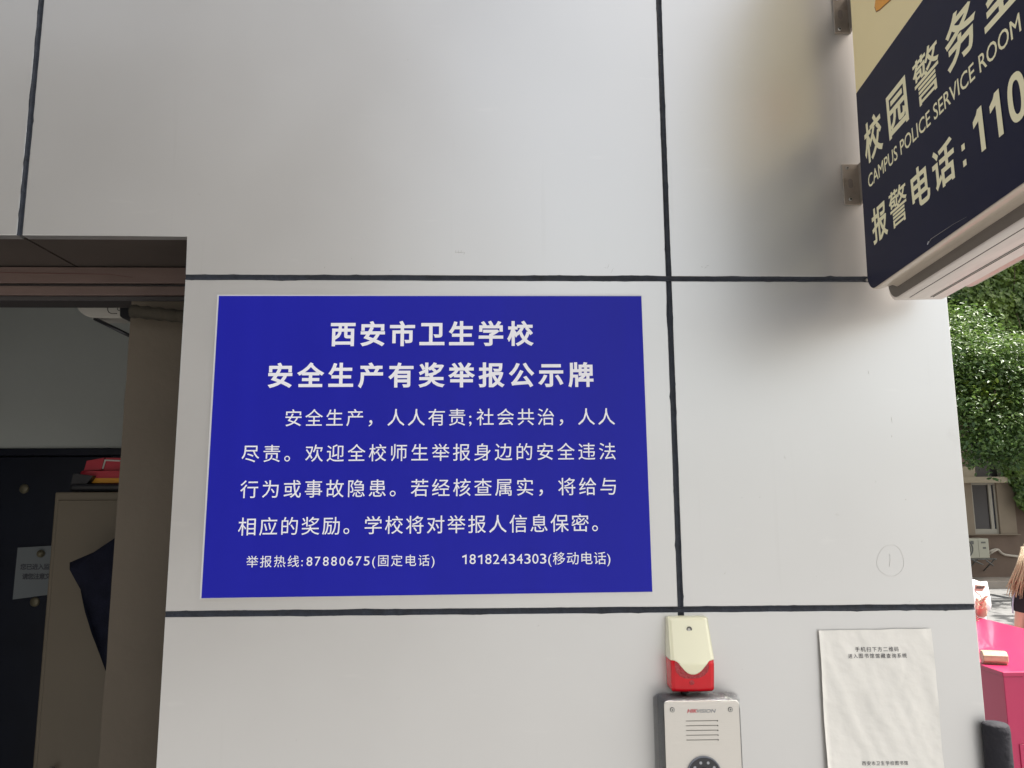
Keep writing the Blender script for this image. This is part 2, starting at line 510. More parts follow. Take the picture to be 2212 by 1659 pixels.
# the sealant: a bead with uneven edges smeared over the panel rims
def sealant(a, b, w=H, horiz=True, seed=0, right_clean=False):
    n = max(6, int(abs(b[0] - a[0] + b[1] - a[1]) / .006))
    rnd = random.Random(seed)
    V = []; F = []
    blob = [[0.0] * (n + 1), [0.0] * (n + 1)]
    for side in (0, 1):
        for _ in range(int(n / 9)):
            c = rnd.randrange(n); amp = rnd.uniform(.0002, .0012) * (1 if rnd.random() < .75 else 1.9); L = rnd.choice((1, 1, 2, 4, 7))
            for k in range(max(0, c - L), min(n, c + L) + 1):
                blob[side][k] = max(blob[side][k], amp * (1 - abs(k - c) / (L + 1)))
    for k in range(n + 1):
        t = k / n
        x = a[0] + (b[0] - a[0]) * t; z = a[1] + (b[1] - a[1]) * t
        e0 = w + .0003 + blob[0][k] + rnd.uniform(0, .00025)
        e1 = w + .0003 + blob[1][k] + rnd.uniform(0, .00025)
        prof = ((-e0, -.0003), (-w * 1.03, -.0005), (-w * .6, .0010), (0, .0020 + rnd.uniform(-.0006, .0006)), (w * .6, .0010), (w * 1.03, -.0005), (e1, -.0003))
        for s, y in prof:
            V.append((x, y, z + s) if horiz else (x + s, y, z))
    for k in range(n):
        for q in range(6):
            F.append((k * 7 + q, k * 7 + q + 1, k * 7 + 8 + q, k * 7 + 7 + q))
    o = from_np('sealant_joint', V, F, M['sealant'], gh, smooth=True)
    return o
sealant((XF, ZA), (XE - .002, ZA), seed=1)
sealant((XF, ZB), (XE - .001, ZB), seed=2)
sealant((XD, ZT), (XD, ZA + H), horiz=False, seed=3)
sealant((XD, ZA - H), (XD, ZB + H), horiz=False, seed=4)
sealant((XD, ZB - H), (XD, .12), horiz=False, seed=5)
sealant((XC, ZT), (XC, ZS), horiz=False, seed=6)
# carcass: walls of the building, its recess and the room
DY = .205                                    # depth of the doorway recess
box('wall_core', XF + .004, XE - .004, .0225, DY + .12, 0, ZT - .02, M['backing'], gh)
box('wall_core', -2.2, XF + .003, .0225, DY + .12, ZS + .006, ZT - .02, M['backing'], gh)
box('wall_core', -2.2, -1.256, .0225, DY + .12, 0, ZS - .002, M['backing'], gh)
box('side_wall', XE - .023, XE - .001, .0235, 4.2, .02, ZT, M['side'], gh)
box('inner_wall', XE - .15, XE - .03, DY + .13, 4.2, 0, ZT - .03, M['room'], gh)
box('inner_wall', -2.2, -2.1, DY + .13, 4.2, 0, ZT - .03, M['room'], gh)
box('inner_wall', -2.09, XE - .16, 4.0, 4.1, 0, ZT - .03, M['room'], gh)
box('roof', -2.3, XE + .03, -.02, 4.3, ZT + .002, ZT + .1, M['alu_edge'], gh)
box('ceiling', -2.09, XE - .16, DY + .13, 3.99, 2.75, 2.80, M['room'], gh)
box('floor', -2.09, XE - .16, .0, 3.99, .01, .10, M['slab'], gh)
box('plinth', XF, XE - .003, .004, .022, .0, .117, M['backing'], gh)
# soffit of the doorway in two panels with a joint between
box('soffit_panel', -1.25, XC - .003, .0225, DY, ZS + .0005, ZS + .005, M['soffit'], gh)
box('soffit_panel', XC + .003, XF - .001, .0225, DY, ZS + .0005, ZS + .005, M['soffit'], gh)
# brown pier: rough left edge
pl = [at(283, 691, DY), at(258, 1051, DY), at(221, 1477, DY), at(212, 1659, DY)]
pts = []
z0 = .0; z1 = ZS - .0015
nn = 60
for k in range(nn + 1):
    z = z1 + (z0 - z1) * k / nn
    x = np.mean([p.x for p in pl[:]]) + .0
    amp = .0035 if z < 1.7 else .0012
    pts.append((x + amp * noise.noise(Vector((0, z * 23, 3))) + amp * .6 * noise.noise(Vector((5, z * 70, 3))), z))
PIERX = float(np.mean([p.x for p in pl]))
bm = bmesh.new()
bm_prism(bm, pts + [(XF + .1, z0), (XF + .1, z1)], DY + .001, DY + .118)
from_bm('pier', bm, M['pier'], gh)
# door rails under the soffit; shade of groove and gap is dark colour
def zrow(y, Y): return at(150, y, Y).z
RY = DY - .012
z_a, z_b, z_c, z_d, z_e = zrow(590, RY), zrow(611, RY), zrow(617, RY), zrow(637, RY), zrow(647, RY)
for za, zb, yy, mm in ((ZS - .002, z_b, RY, 'rail'), (z_b - .0005, z_c, RY + .008, 'gap_shade'), (z_c - .0005, z_d, RY, 'rail'), (z_d - .0005, z_e, RY + .008, 'gap_shade')):
    box('rail_and_gap', -1.25, XF - .0015, yy, DY + .06, zb, za, M[mm], gh, bev=.001, seg=1)
tube('stain', [(-1.0, RY - .0006, z_b + .020), (-.7, RY - .0006, z_b + .0235), (-.45, RY - .0006, z_b + .021), (-.3, RY - .0006, z_b + .019), (-.25, RY - .0006, z_b + .012)], [.0007, .0004, .0007, .0004, .0002], M['stain'], gh, n=5, label='dull red streak along the top of the rail')
# back wall of the room close behind, with the black door in it
BY = 1.35
zdoor = at(150, 968, BY).z
xdoor = at(258, 1000, BY).x
box('back_wall', -2.05, 1.2, BY, BY + .08, zdoor, 2.748, M['plaster'], gh)
box('back_wall', xdoor + .02, 1.2, BY, BY + .08, .1, zdoor - .0005, M['plaster'], gh)
door = box('door', -1.6, xdoor - .028, BY + .03, BY + .07, .1, zdoor - .028, M['black_door'], gh, bev=.003, seg=1)
box('door_frame', -1.6, xdoor + .018, BY - .012, BY + .05, zdoor - .026, zdoor - .001, M['black_door'], gh, bev=.004)
box('door_frame', xdoor - .026, xdoor + .018, BY - .012, BY + .05, .1, zdoor - .0275, M['black_door'], gh, bev=.004)
for q in ((53, 1056), (76, 1300)):
    p = at(*q, BY + .03)
    bm = bmesh.new()
    bmesh.ops.create_uvsphere(bm, u_segments=16, v_segments=10, radius=.017)
    for v in bm.verts: v.co = Vector((v.co.x + p.x, v.co.y * .5 + p.y - .002, v.co.z + p.z))
    from_bm('door_knob', bm, M['brass'], gh, True)

# notice on the door
nb = thing('door_notice', 'grey printed notice sheet stuck on the black door inside the doorway', 'notice', (at(68, 1240, BY + .02).x, BY + .02, at(68, 1290, BY + .02).z))
c0, c1, c2, c3 = at(39, 1183, BY + .02), at(122, 1178, BY + .02), at(118, 1283, BY + .02), at(28, 1295, BY + .02)
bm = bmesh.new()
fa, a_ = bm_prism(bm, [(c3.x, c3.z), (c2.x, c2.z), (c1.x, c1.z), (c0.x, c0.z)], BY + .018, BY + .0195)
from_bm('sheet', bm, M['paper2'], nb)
def pl_n(x, z): return Vector((x, BY + .0172, z))
e = at(43, 1231, BY + .0172); f = at(146, 1217, BY + .0172)
lettering('您已进入监控覆盖', e.x, f.x, e.z, f.z, pl_n, M['ink'], nb, bold=.02)
e = at(47, 1252, BY + .0172); f = at(122, 1238, BY + .0172)
lettering('请您注意文明', e.x, f.x, e.z, f.z, pl_n, M['ink'], nb, bold=.02)
tag(tube('magnet', [at(88, 1196, BY + .018), at(88, 1196, BY + .006)], .013, M['brass'], nb, n=14))

# locker and what stands on it
LY = .78
lx0 = at(119, 1063, LY).x; lz = at(150, 1063, LY).z
lk = thing('locker', 'tall beige metal locker standing behind the brown pier', 'locker', (lx0 + .22, LY + .2, .1))
box('carcass', lx0, lx0 + .46, LY, LY + .42, .1, lz, M['locker'], lk, bev=.004)
box('door_panel', lx0 + .012, lx0 + .45, LY - .004, LY - .0005, .16, lz - .022, M['locker'], lk, bev=.002, seg=1)
tube('door_handle', [(lx0 + .06, LY - .02, 1.15), (lx0 + .06, LY - .02, 1.25)], .006, M['screw'], lk)
def pbox(name, label, cat, xa, xb, ya, yb, Y, dep, m, bev=.004):
    a = at(xa, yb, Y); b = at(xb, ya, Y)
    t = thing(name, label, cat, ((a.x + b.x) / 2, Y + dep / 2, a.z))
    return t, a, b
K = .4333                                      # crop scale of the left picture strip
def c3(x, y): return (x * .4333, 940.1 + y * .4333)
ty, a, b = pbox('tray', 'black plastic tray under the red and yellow tin', 'tray', 152, 262, 1040, 1062, LY + .03, .2, None)
box('tray_base', a.x, b.x + .06, LY + .02, LY + .30, lz + .001, lz + .024, M['blackpl'], ty, bev=.008)
bm = bmesh.new()
bm_prism(bm, [(a.x - .004, lz + .004), (a.x + .03, lz + .004), (a.x + .06, lz + .046), (a.x + .004, lz + .052)], LY + .03, LY + .12)
from_bm('flap', bm, M['blackpl'], ty)
tn = thing('tin', 'yellow tin with a red lid lying on the black tray', 'tin', (at(220, 1040, LY).x, LY + .14, lz + .026))
xa = at(163, 1040, LY + .05).x
ztop = at(200, 1017, LY + .05).z; zmid = at(200, 1033, LY + .05).z
bm = bmesh.new(); bm_prism(bm, rounded(xa, xa + .24, LY + .05, LY + .25, .03), 0, 1)
def rnd_slab(name, x0, x1, y0, y1, z0, z1, r, m, parent):
    bm = bmesh.new()
    P = rounded(x0, x1, y0, y1, r)
    lo = [bm.verts.new((p[0], p[1], z0)) for p in P]; hi = [bm.verts.new((p[0], p[1], z1)) for p in P]
    bm.faces.new(lo[::-1]); ft = bm.faces.new(hi)
    for i in range(len(P)): bm.faces.new((lo[i], lo[(i + 1) % len(P)], hi[(i + 1) % len(P)], hi[i]))
    bmesh.ops.bevel(bm, geom=list(ft.edges), offset=min(.003, (z1 - z0) * .2), segments=2, affect='EDGES')
    return from_bm(name, bm, m, parent, False)
bm.free()
rnd_slab('can_body', xa + .003, xa + .237, LY + .053, LY + .247, lz + .026, zmid, .03, M['yellow'], tn)
rnd_slab('lid', xa, xa + .24, LY + .05, LY + .25, zmid + .0005, ztop, .03, M['redbox'], tn)
rb = thing('carton', 'small crimson carton lying on top of the tin', 'box', (xa + .12, LY + .15, ztop))
A_ = [at(*c3(*p), LY + .06) for p in ((418, 178), (432, 128), (520, 112), (505, 172))]
bm = bmesh.new()
bm_prism(bm, [(p.x, max(p.z, ztop + .001)) for p in (A_[0], A_[3], A_[2], A_[1])], LY + .06, LY + .2)
from_bm('end_flap', bm, M['redbox'], rb)
x2 = A_[2].x + .002
bm = bmesh.new()
bm_prism(bm, [(A_[3].x + .003, ztop + .001), (A_[3].x + .12, ztop + .001), (x2 + .12, A_[2].z - .002), (x2, A_[2].z)], LY + .065, LY + .19)
from_bm('carton_body', bm, M['redbox'], rb)
q = [at(*c3(*p), LY + .0635) for p in ((508, 168), (522, 121), (600, 124), (597, 131), (528, 129), (516, 168))]
bm = bmesh.new(); bm_prism(bm, [(p.x, p.z) for p in q], LY + .0625, LY + .0645); from_bm('white_trim', bm, M['whitepl'], rb)

# navy garment hanging in front of the locker
CY = LY - .10
Q = [at(*c3(*p), CY) for p in ((345, 635), (475, 578), (570, 515), (640, 500), (650, 1180), (516, 1185), (460, 985), (430, 880), (392, 770), (352, 685), (358, 668))]
coat = thing('jacket', 'navy jacket hanging beside the pier in front of the beige locker', 'jacket', (Q[5].x, CY, Q[5].z))
bm = bmesh.new()
V0 = [bm.verts.new((p.x, CY + .012 * math.sin(i * 1.7), p.z)) for i, p in enumerate(Q)]
f0 = bm.faces.new(V0)
r = bmesh.ops.triangulate(bm, faces=[f0])
bmesh.ops.subdivide_edges(bm, edges=list(bm.edges), cuts=3, use_grid_fill=True)
for v in bm.verts: v.co.y += .012 * noise.noise(Vector((v.co.x * 14, 0, v.co.z * 6)))
ex = bmesh.ops.extrude_face_region(bm, geom=list(bm.faces))
for v in [g for g in ex['geom'] if isinstance(g, bmesh.types.BMVert)]: v.co.y += .02
from_bm('cloth', bm, M['navy_cloth'], coat, True)
tube('hanger_loop', [(Q[3].x - .01, CY + .01, Q[3].z - .01), (Q[3].x - .01, CY + .03, Q[3].z + .05), (Q[3].x - .01, DY + .14 if False else CY + .01, Q[3].z + .06)], .003, M['blackpl'], coat)

# door closer with its arm, and the rolled curtain in front of the pier
UY = .34
un = thing('door_closer', 'pale door closer unit with black end cap high in the doorway', 'door closer', (at(215, 690, UY).x, UY + .03, at(215, 690, UY).z))
def c8(x, y): return (x * .19, 553 + y * .19)
prof = [(835, 470), (842, 530), (870, 585), (905, 630), (950, 665), (1010, 690), (1065, 698), (1385, 700), (1385, 470)]
bm = bmesh.new()
fa, _ = bm_prism(bm, [(at(*c8(*p), UY).x, at(*c8(*p), UY).z) for p in prof[::-1]], UY, UY + .06)
bmesh.ops.bevel(bm, geom=list(fa.edges), offset=.002, segments=2, affect='EDGES')
from_bm('casing', bm, M['whitepl'], un)
prof = [(1372, 470), (1372, 690), (1400, 712), (1490, 752), (1490, 470)]
prism('end_cap', [(at(*c8(*p), UY).x, at(*c8(*p), UY).z) for p in prof[::-1]], UY - .004, UY + .058, M['blackpl'], un, bev=.001)
tube('arm', [at(*c8(1075, 712), UY + .01), at(*c8(1490, 915), UY + .01)], .0045, M['blackpl'], un, n=6)
tube('slot_line', [at(*c8(x, y), UY - .0006) for x, y in ((1330, 498), (1265, 498), (1235, 515), (1222, 550), (1222, 610), (1235, 640), (1265, 655), (1330, 655))], .0008, M['dark'], un, n=5)
tube('mark', [at(*c8(x, y), UY - .0006) for x, y in ((1360, 577), (1340, 582), (1332, 600), (1340, 616), (1360, 622))], .0008, M['dark'], un, n=5)
p = at(*c8(848, 528), UY - .001); bm = bmesh.new(); bmesh.ops.create_uvsphere(bm, u_segments=10, v_segments=6, radius=.0028)
for v in bm.verts: v.co += p
from_bm('rivet', bm, M['screw'], un, True)
rc = thing('curtain_roll', 'brown curtain rolled up across the top of the pier', 'curtain', (at(340, 680, DY - .04).x, DY - .03, at(340, 690, DY - .04).z))
bm = bmesh.new()
for k in range(1):
    P_ = []; Rr = []
    for i in range(15):
        t = i / 14
        a = at(284 + 126 * t, 672 + 13 * t, DY - .03)
        P_.append(a); Rr.append(.0135 + .0015 * math.sin(i * 2.1))
    bm_tube(bm, P_, Rr, 14)
from_bm('roll', bm, mat('curtain', (.030, .024, .015), .9, var=.5, vscale=20, vstretch=(1, 1, 1), bump=.4, bscale=60), rc, True)

# marks on the cladding
ring = []
for k in range(33):
    a = 2 * PI * k / 30
    ring.append(at(1923 + 29 * math.cos(a) * (1 + .05 * math.sin(3 * a)), 1211 + 34 * math.sin(a) + 1.5 * math.sin(2 * a) , -.0002))
tube('pencil_mark', ring, .00028, M['pencil'], gh, n=4, label='faint pencil circle drawn on the panel')
tube('pencil_mark', [at(1922, 1197, -.0002), at(1923, 1210, -.0002), at(1921, 1224, -.0002)], .00035, M['pencil'], gh, n=4)
rnd = random.Random(3)
def scuff(px, py, L, ang, w=.00035):
    a = at(px, py, -.0001); b = a + Vector((math.cos(ang) * L, 0, math.sin(ang) * L)); c = (a + b) / 2 + Vector((0, 0, rnd.uniform(-.001, .001)))
    tube('scratch', [a, c, b], [w * .4, w, w * .3], M['scuff'], gh, n=4)
for px, py, L, an in ((1694, 985, .006, -1.2), (1925, 900, .012, -1.5), (1926, 940, .004, -1.6), (1875, 800, .008, -1.4), (1806, 1112, .003, .6), (1809, 1113, .003, .6), (1564, 1240, .004, .9),
                      (1320, 590, .012, 1.1), (1312, 580, .010, 1.2), (1306, 578, .003, 0), (1522, 580, .005, .5), (1518, 578, .004, 2.4), (1525, 575, .006, .2),
                      (700, 580, .004, 1.2), (760, 560, .003, 2), (840, 585, .006, .2), (966, 206, .0015, 1.5), (1424, 118, .004, .1), (1990, 1170, .003, .5), (1965, 1300, .002, .4),
                      (984, 547, .007, 1.5), (990, 547, .007, 1.5), (996, 547, .007, 1.5), (1002, 550, .006, 1.3), (984, 545, .018, 0), (1890, 1042, .003, 1), (1955, 1080, .003, .2), (1640, 1075, .003, .6), (860, 1510, .002, .3), (640, 1600, .002, 1)):
    scuff(px, py, L, an)
# self-tapping screw at the end of the upper joint
p = at(1873, 605, -.001)
bm = bmesh.new(); bmesh.ops.create_cone(bm, cap_ends=True, segments=12, radius1=.0035, radius2=.0025, depth=.003, matrix=Matrix.Translation(p) @ Matrix.Rotation(PI / 2, 4, 'X'))
from_bm('screw', bm, M['screw'], gh)

# ================================================================== BLUE NOTICE BOARD
bd = thing('notice_board', 'large blue notice board with white Chinese lettering fixed to the silver wall', 'notice board', (.4, 0, 1.774))
c = [at(434, 1293, -.006), at(1410, 1279, -.006), at(1386, 638.5, -.006), at(472, 638, -.006)]
prism('backing_sheet', [(c[0].x - .0022, c[0].z - .0004), (c[1].x, c[1].z), (c[2].x, c[2].z + .0012), (c[3].x - .0022, c[3].z + .0012)], -.0058, -.0008, M['foam'], bd)
prism('face_sheet', [(p.x + dx, p.z + dz) for p, dx, dz in zip(c, (.0008, -.0006, -.0006, .0008), (.0006, .0006, -.001, -.001))], -.0066, -.0054, M['blue'], bd, bev=.0005)
# each line of print, measured on the photograph (4000 px) as the top left and bottom right of its characters
k4 = .553
bY = -.0071
def pl_b(x, z): return Vector((x, bY, z))
def line(body, xl, xr, yt_l, yb_l, yt_r, yb_r, bold):
    a = at(xl * k4, yb_l * k4, bY); b = at(xr * k4, yb_r * k4, bY)
    t0 = at(xl * k4, yt_l * k4, bY); t1 = at(xr * k4, yt_r * k4, bY)
    h = ((t0.z - a.z) + (t1.z - b.z)) / 2
    sl = (b.z - a.z) / (b.x - a.x)
    lettering(body, a.x, b.x, a.z, a.z + h, lambda x, z: Vector((x, bY, z + sl * (x - a.x))), M['white_print'], bd, bold=bold)
line('西安市卫生学校', 1290, 2085, 1254, 1354, 1252, 1352, .026)
line('安全生产有奖举报公示牌', 1044.5, 2319, 1416, 1518, 1413, 1514, .026)
line('安全生产，人人有责;社会共治，人人', 1113.7, 2402.6, 1600, 1668, 1592, 1662, .002)
line('尽责。欢迎全校师生举报身边的安全违法', 942.8, 2405, 1738, 1806, 1728, 1796, .002)
line('行为或事故隐患。若经核查属实，将给与', 937, 2406.8, 1877, 1948, 1864, 1935, .002)
line('相应的奖励。学校将对举报人信息保密。', 929, 2336, 2022, 2093, 2006, 2077, .002)
line('举报热线:87880675(固定电话)', 961, 1697, 2172, 2224, 2164, 2218, .002)
line('18182434303(移动电话)', 1805.5, 2385, 2160, 2216, 2154, 2212, .002)

# ================================================================== LIGHT BOX SIGN
G = .07
P0 = Vector((1.2011, -G, 2.4477))
U_ = Vector((-.08823741, -.99590735, .01956285)); V_ = Vector((.00172651, .01948652, .99980863)); N_ = Vector((-.99609798, .0882543, 0))
def sg(u, v, w=0.0): return P0 + U_ * u + V_ * (v + .0) + N_ * w      # w grows to the left, out of the face
sign = thing('light_box_sign', 'navy and cream projecting light box sign for the campus police room', 'sign', tuple(sg(0, -.15, -.08)))
L_, TOP = .535, .78
def edge_u(v): return -.003 + .050 * (v + .106)
def face_outline(ins=0.0, r=.030, low=0.0):
    pts = []
    v0 = -.133 + ins - low; v1 = TOP - ins
    for cx, cv, a0 in ((L_ - ins - r, v1 - r, 0), (edge_u(v1) + ins + r, v1 - r, 90), (edge_u(v0) + ins + r + .0, v0 + r, 180), (L_ - ins - r, v0 + r, 270)):
        for k in range(9):
            a = math.radians(a0 + 90 * k / 8)
            pts.append((cx + r * math.cos(a), cv + r * math.sin(a)))
    return pts
def sign_loft(name, layers, m, caps=(True, True), smooth=True):
    bm = bmesh.new(); rings = []
    for pts, w in layers:
        rings.append([bm.verts.new(sg(u, v, w)) for u, v in pts])
    n = len(rings[0])
    for i in range(len(rings) - 1):
        for k in range(n): bm.faces.new((rings[i][k], rings[i][(k + 1) % n], rings[i + 1][(k + 1) % n], rings[i + 1][k]))
    if caps[0]: bm.faces.new(rings[0])
    if caps[1]: bm.faces.new(rings[-1])
    o = from_bm(name, bm, m, sign, False)
    for p in o.data.polygons: p.use_smooth = len(p.vertices) == 4 and smooth
    return o
# moulded rim, then the printed face a hair proud of it
sign_loft('moulded_rim', [(face_outline(.0), -.0003), (face_outline(-.0012), -.004), (face_outline(-.0010), -.012), (face_outline(.002), -.022), (face_outline(.0045), -.032), (face_outline(.003), -.038), (face_outline(.001), -.043)], M['beige_edge'])
def clip_v(pts, v, above):
    out = []
    n = len(pts)
    for i in range(n):
        a, b = pts[i], pts[(i + 1) % n]
        ia = (a[1] >= v) == above; ib = (b[1] >= v) == above
        if ia: out.append(a)
        if ia != ib:
            t = (v - a[1]) / (b[1] - a[1]); out.append((a[0] + (b[0] - a[0]) * t, v))
    return out
def sign_print(name, pts, w, m, label=None, parent=None):
    bm = bmesh.new(); bm.faces.new([bm.verts.new(sg(u, v, w)) for u, v in pts])
    bmesh.ops.triangulate(bm, faces=list(bm.faces))
    return from_bm(name, bm, m, parent or sign, False, label)
fo = face_outline(.0006)
sign_print('navy_field', clip_v(fo, .249, False), .0004, M['navy'])
sign_print('cream_field', clip_v(fo, .249, True), .0004, M['cream'])
body_out = lambda ins=0.0: face_outline(-.014 + ins, r=.036, low=.006)
sign_loft('body', [(body_out(.003), -.0408), (body_out(.0), -.0425), (body_out(0), -.120), (body_out(.012), -.134), (body_out(.018), -.140)], M['signmetal'])
sign_loft('moulded_rim', [(face_outline(.001), -.1405), (face_outline(.003), -.150), (face_outline(-.001), -.166), (face_outline(.0), -.172)], M['beige_edge'])
sign_print('side_channel', body_out(.0045), -.0402, M['sign_groove'])
for w in (-.056, -.092, -.096):
    vb = -.133 - .014 - .006
    tube('groove', [sg(.03, vb - .0004, w), sg(L_ - .03, vb - .0004, w)], .0007, M['sign_groove'], sign, n=5)
def pl_s(u, v): return sg(u, v, .0006)
for ch, a, b in (('校', .032, .107), ('园', .131, .204), ('警', .2275, .3085), ('务', .327, .409), ('室', .424, .503)):
    lettering(ch, a, b, .0935, .1715, pl_s, M['cream_print'], sign, bold=.008 if ch == '警' else .022, loose=False, nrm=N_)
lettering('CAMPUS POLICE SERVICE ROOM', .0345, .4955, .0502, .0752, pl_s, M['cream_print'], sign, bold=.008, loose=False, nrm=N_)
for ch, a, b in (('报', .0345, .0965), ('警', .107, .172), ('电', .189, .247), ('话', .2585, .3215)):
    lettering(ch, a, b, -.0585, .0065, pl_s, M['cream_print'], sign, bold=.008 if ch == '警' else .022, loose=False, nrm=N_)
for v in (-.0265, -.0500):
    sign_print('lettering', [(.3420, v - .0045), (.3505, v - .0045), (.3505, v + .0045), (.3420, v + .0045)], .0010, M['cream_print'])
def one(u):
    q = [[(.55, 0), (1.0, 0), (1.0, 1), (.55, .99)], [(.55, .99), (.55, .72), (.0, .64), (.0, .80), (.40, .90)]]
    bm = bmesh.new()
    for poly in q: bm.faces.new([bm.verts.new(sg(u + x * .0235, -.0550 + z * .0620, .0012)) for x, z in poly])
    from_bm('lettering', bm, M['cream_print'], sign)
one(.3755); one(.4160)
bm = bmesh.new(); no = 28
def oval(a, b, p=2.4):
    r = []
    for k in range(no):
        t = 2 * PI * k / no; c, s_ = math.cos(t), math.sin(t)
        r.append(bm.verts.new(sg(.4725 + a * math.copysign(abs(c) ** (2 / p), c), -.0240 + b * math.copysign(abs(s_) ** (2 / p), s_), .0012)))
    return r
oo = oval(.0180, .0318); ii = oval(.0080, .0220)
for k in range(no): bm.faces.new((oo[k], oo[(k + 1) % no], ii[(k + 1) % no], ii[k]))
from_bm('lettering', bm, M['cream_print'], sign)
# lower tip of the orange emblem leaf, running up out of the picture
leafp = [(.1270, .3405), (.1400, .3345), (.1600, .3290), (.1850, .3215), (.2150, .3300), (.2450, .3650), (.2550, .4200), (.2300, .4700), (.1950, .4550), (.1650, .4150), (.1400, .3750), (.1225, .3530)]
sign_print('emblem', [((u - .19) * 1.03 + .19, (v - .39) * 1.03 + .39) for u, v in leafp], .0007, M['orange_dark'])
sign_print('emblem', leafp, .0012, M['orange'])
# white scratch on the navy face
tube('scratch', [sg(.226, -.1235, .0008), sg(.235, -.1195, .0008), (sg(.30, -.1215, .0008)), sg(.336, -.1245, .0008)], [.0003, .0004, .0002, .0001], M['scuff'], sign, n=4)
tube('scratch', [sg(.2235, -.1240, .0008), sg(.2275, -.1205, .0008)], .0008, M['foam'], sign, n=4)
# angle brackets
def bracket(ptl, pbl, pbr, holes):
    a = at(*ptl, -.003); b = at(*pbl, -.003); c_ = at(*pbr, -.003)
    x0 = (a.x + b.x) / 2; x1 = c_.x + .008
    bm = bmesh.new(); bm_box(bm, x0, x1 + .0035, -.0035, -.0002, b.z, a.z, .0008, 1)
    o = from_bm('bracket', bm, M['bracket'], sign)
    bm = bmesh.new()
    yb = -G - .05
    fa = [(x1, -.0036, b.z + .001), (x1, -.0036, a.z - .001), (x1, -.03, a.z - .001), (x1, yb, a.z - .002), (x1, yb, b.z + .014), (x1, -.02, b.z + .010)]
    l0 = [bm.verts.new(p) for p in fa]; l1 = [bm.verts.new((p[0] + .0035, p[1], p[2])) for p in fa]
    bm.faces.new(l0); bm.faces.new(l1[::-1])
    for i in range(len(fa)): bm.faces.new((l0[i], l0[(i + 1) % len(fa)], l1[(i + 1) % len(fa)], l1[i]))
    from_bm('bracket_arm', bm, M['bracket'], sign)
    for hx, hy, kind in holes:
        p = at(hx, hy, -.0037)
        if kind == 's':
            bm = bmesh.new(); bmesh.ops.create_cone(bm, cap_ends=True, segments=14, radius1=.0042, radius2=.0030, depth=.0022, matrix=Matrix.Translation(p) @ Matrix.Rotation(PI / 2, 4, 'X'))
            oo_ = from_bm('screw', bm, M['screw'], sign)
            bm = bmesh.new(); bmesh.ops.create_cone(bm, cap_ends=True, segments=6, radius1=.0016, radius2=.0016, depth=.001, matrix=Matrix.Translation(p + Vector((0, -.0012, 0))) @ Matrix.Rotation(PI / 2, 4, 'X'))
            link_o = from_bm('screw_recess', bm, M['dark'], sign)
        else:
            prism('slot', rounded(p.x - .0045, p.x + .0045, p.z - .0095, p.z + .0095, .0044), p.y - .0002, p.y + .0006, mat('slot_shadow', (.17, .14, .12), .7), sign)
def f4(x, y): return ((3200 + x * 800 / 2042) * k4, y * 800 / 2042 * k4)
def f5(x, y): return ((3200 + x * 800 / 1896) * k4, (550 + y * 800 / 1896) * k4)
bracket(f4(132, -40), f4(155, 330), f4(262, 330), ((*f4(210, 140), 'o'), (*f4(205, 288), 's'), (*f4(180, -10), 's')))
bracket(f5(208, 215), f5(235, 590), f5(345, 590), ((*f5(262, 252), 's'), (*f5(290, 395), 'o'), (*f5(292, 540), 's')))

# ================================================================== ALARM
def ca(x, y): return ((2500 + x * .3918) * k4, (2350 + y * .3918) * k4)
def A_at(x, y, Y): return at(*ca(x, y), Y)
al = thing('alarm_siren', 'ivory and red plastic strobe siren mounted above the intercom', 'alarm', tuple(A_at(490, 895, 0)))
axl = A_at(243, 150, 0).x; axr = A_at(722, 585, -.026).x
zt = A_at(450, 148, -.012).z; zb_ = A_at(500, 900, -.02).z
axm = (axl + axr) / 2
def depth(z):                                # how far the front stands off the wall
    t = (zt - z) / (zt - zb_)
    if t < .6: return .015 + .025 * (t / .6) ** 1.0
    return .040 - .006 * ((t - .6) / .4)
def halfw(z):
    t = (zt - z) / (zt - zb_)
    w = (axr - axl) / 2
    s = w * (.93 + .07 * min(1, t / .55)) if t < .62 else w * (1.0 - .015 * (t - .6) / .4)
    r = .010                                     # rounded bottom corners
    dz = z - zb_
    if dz < r: s -= r - math.sqrt(max(0, r * r - (r - dz) ** 2))
    dz = zt - z
    if dz < .004: s -= .004 - math.sqrt(max(0, .004 ** 2 - (.004 - dz) ** 2))
    return s
zb_edge = A_at(500, 580, -.036).z; zb_low = A_at(540, 726, -.038).z
def bound(s):                                 # s in -1..1 over the front: lower edge of the ivory hood
    f = float(np.interp(abs(s), (0, .1, .2, .34, .42, .5, .58, .66, .72, .78, .86, 1), (1, .985, .93, .80, .67, .52, .37, .22, .12, .05, .01, 0)))
    return zb_edge + (zb_low - zb_edge) * f
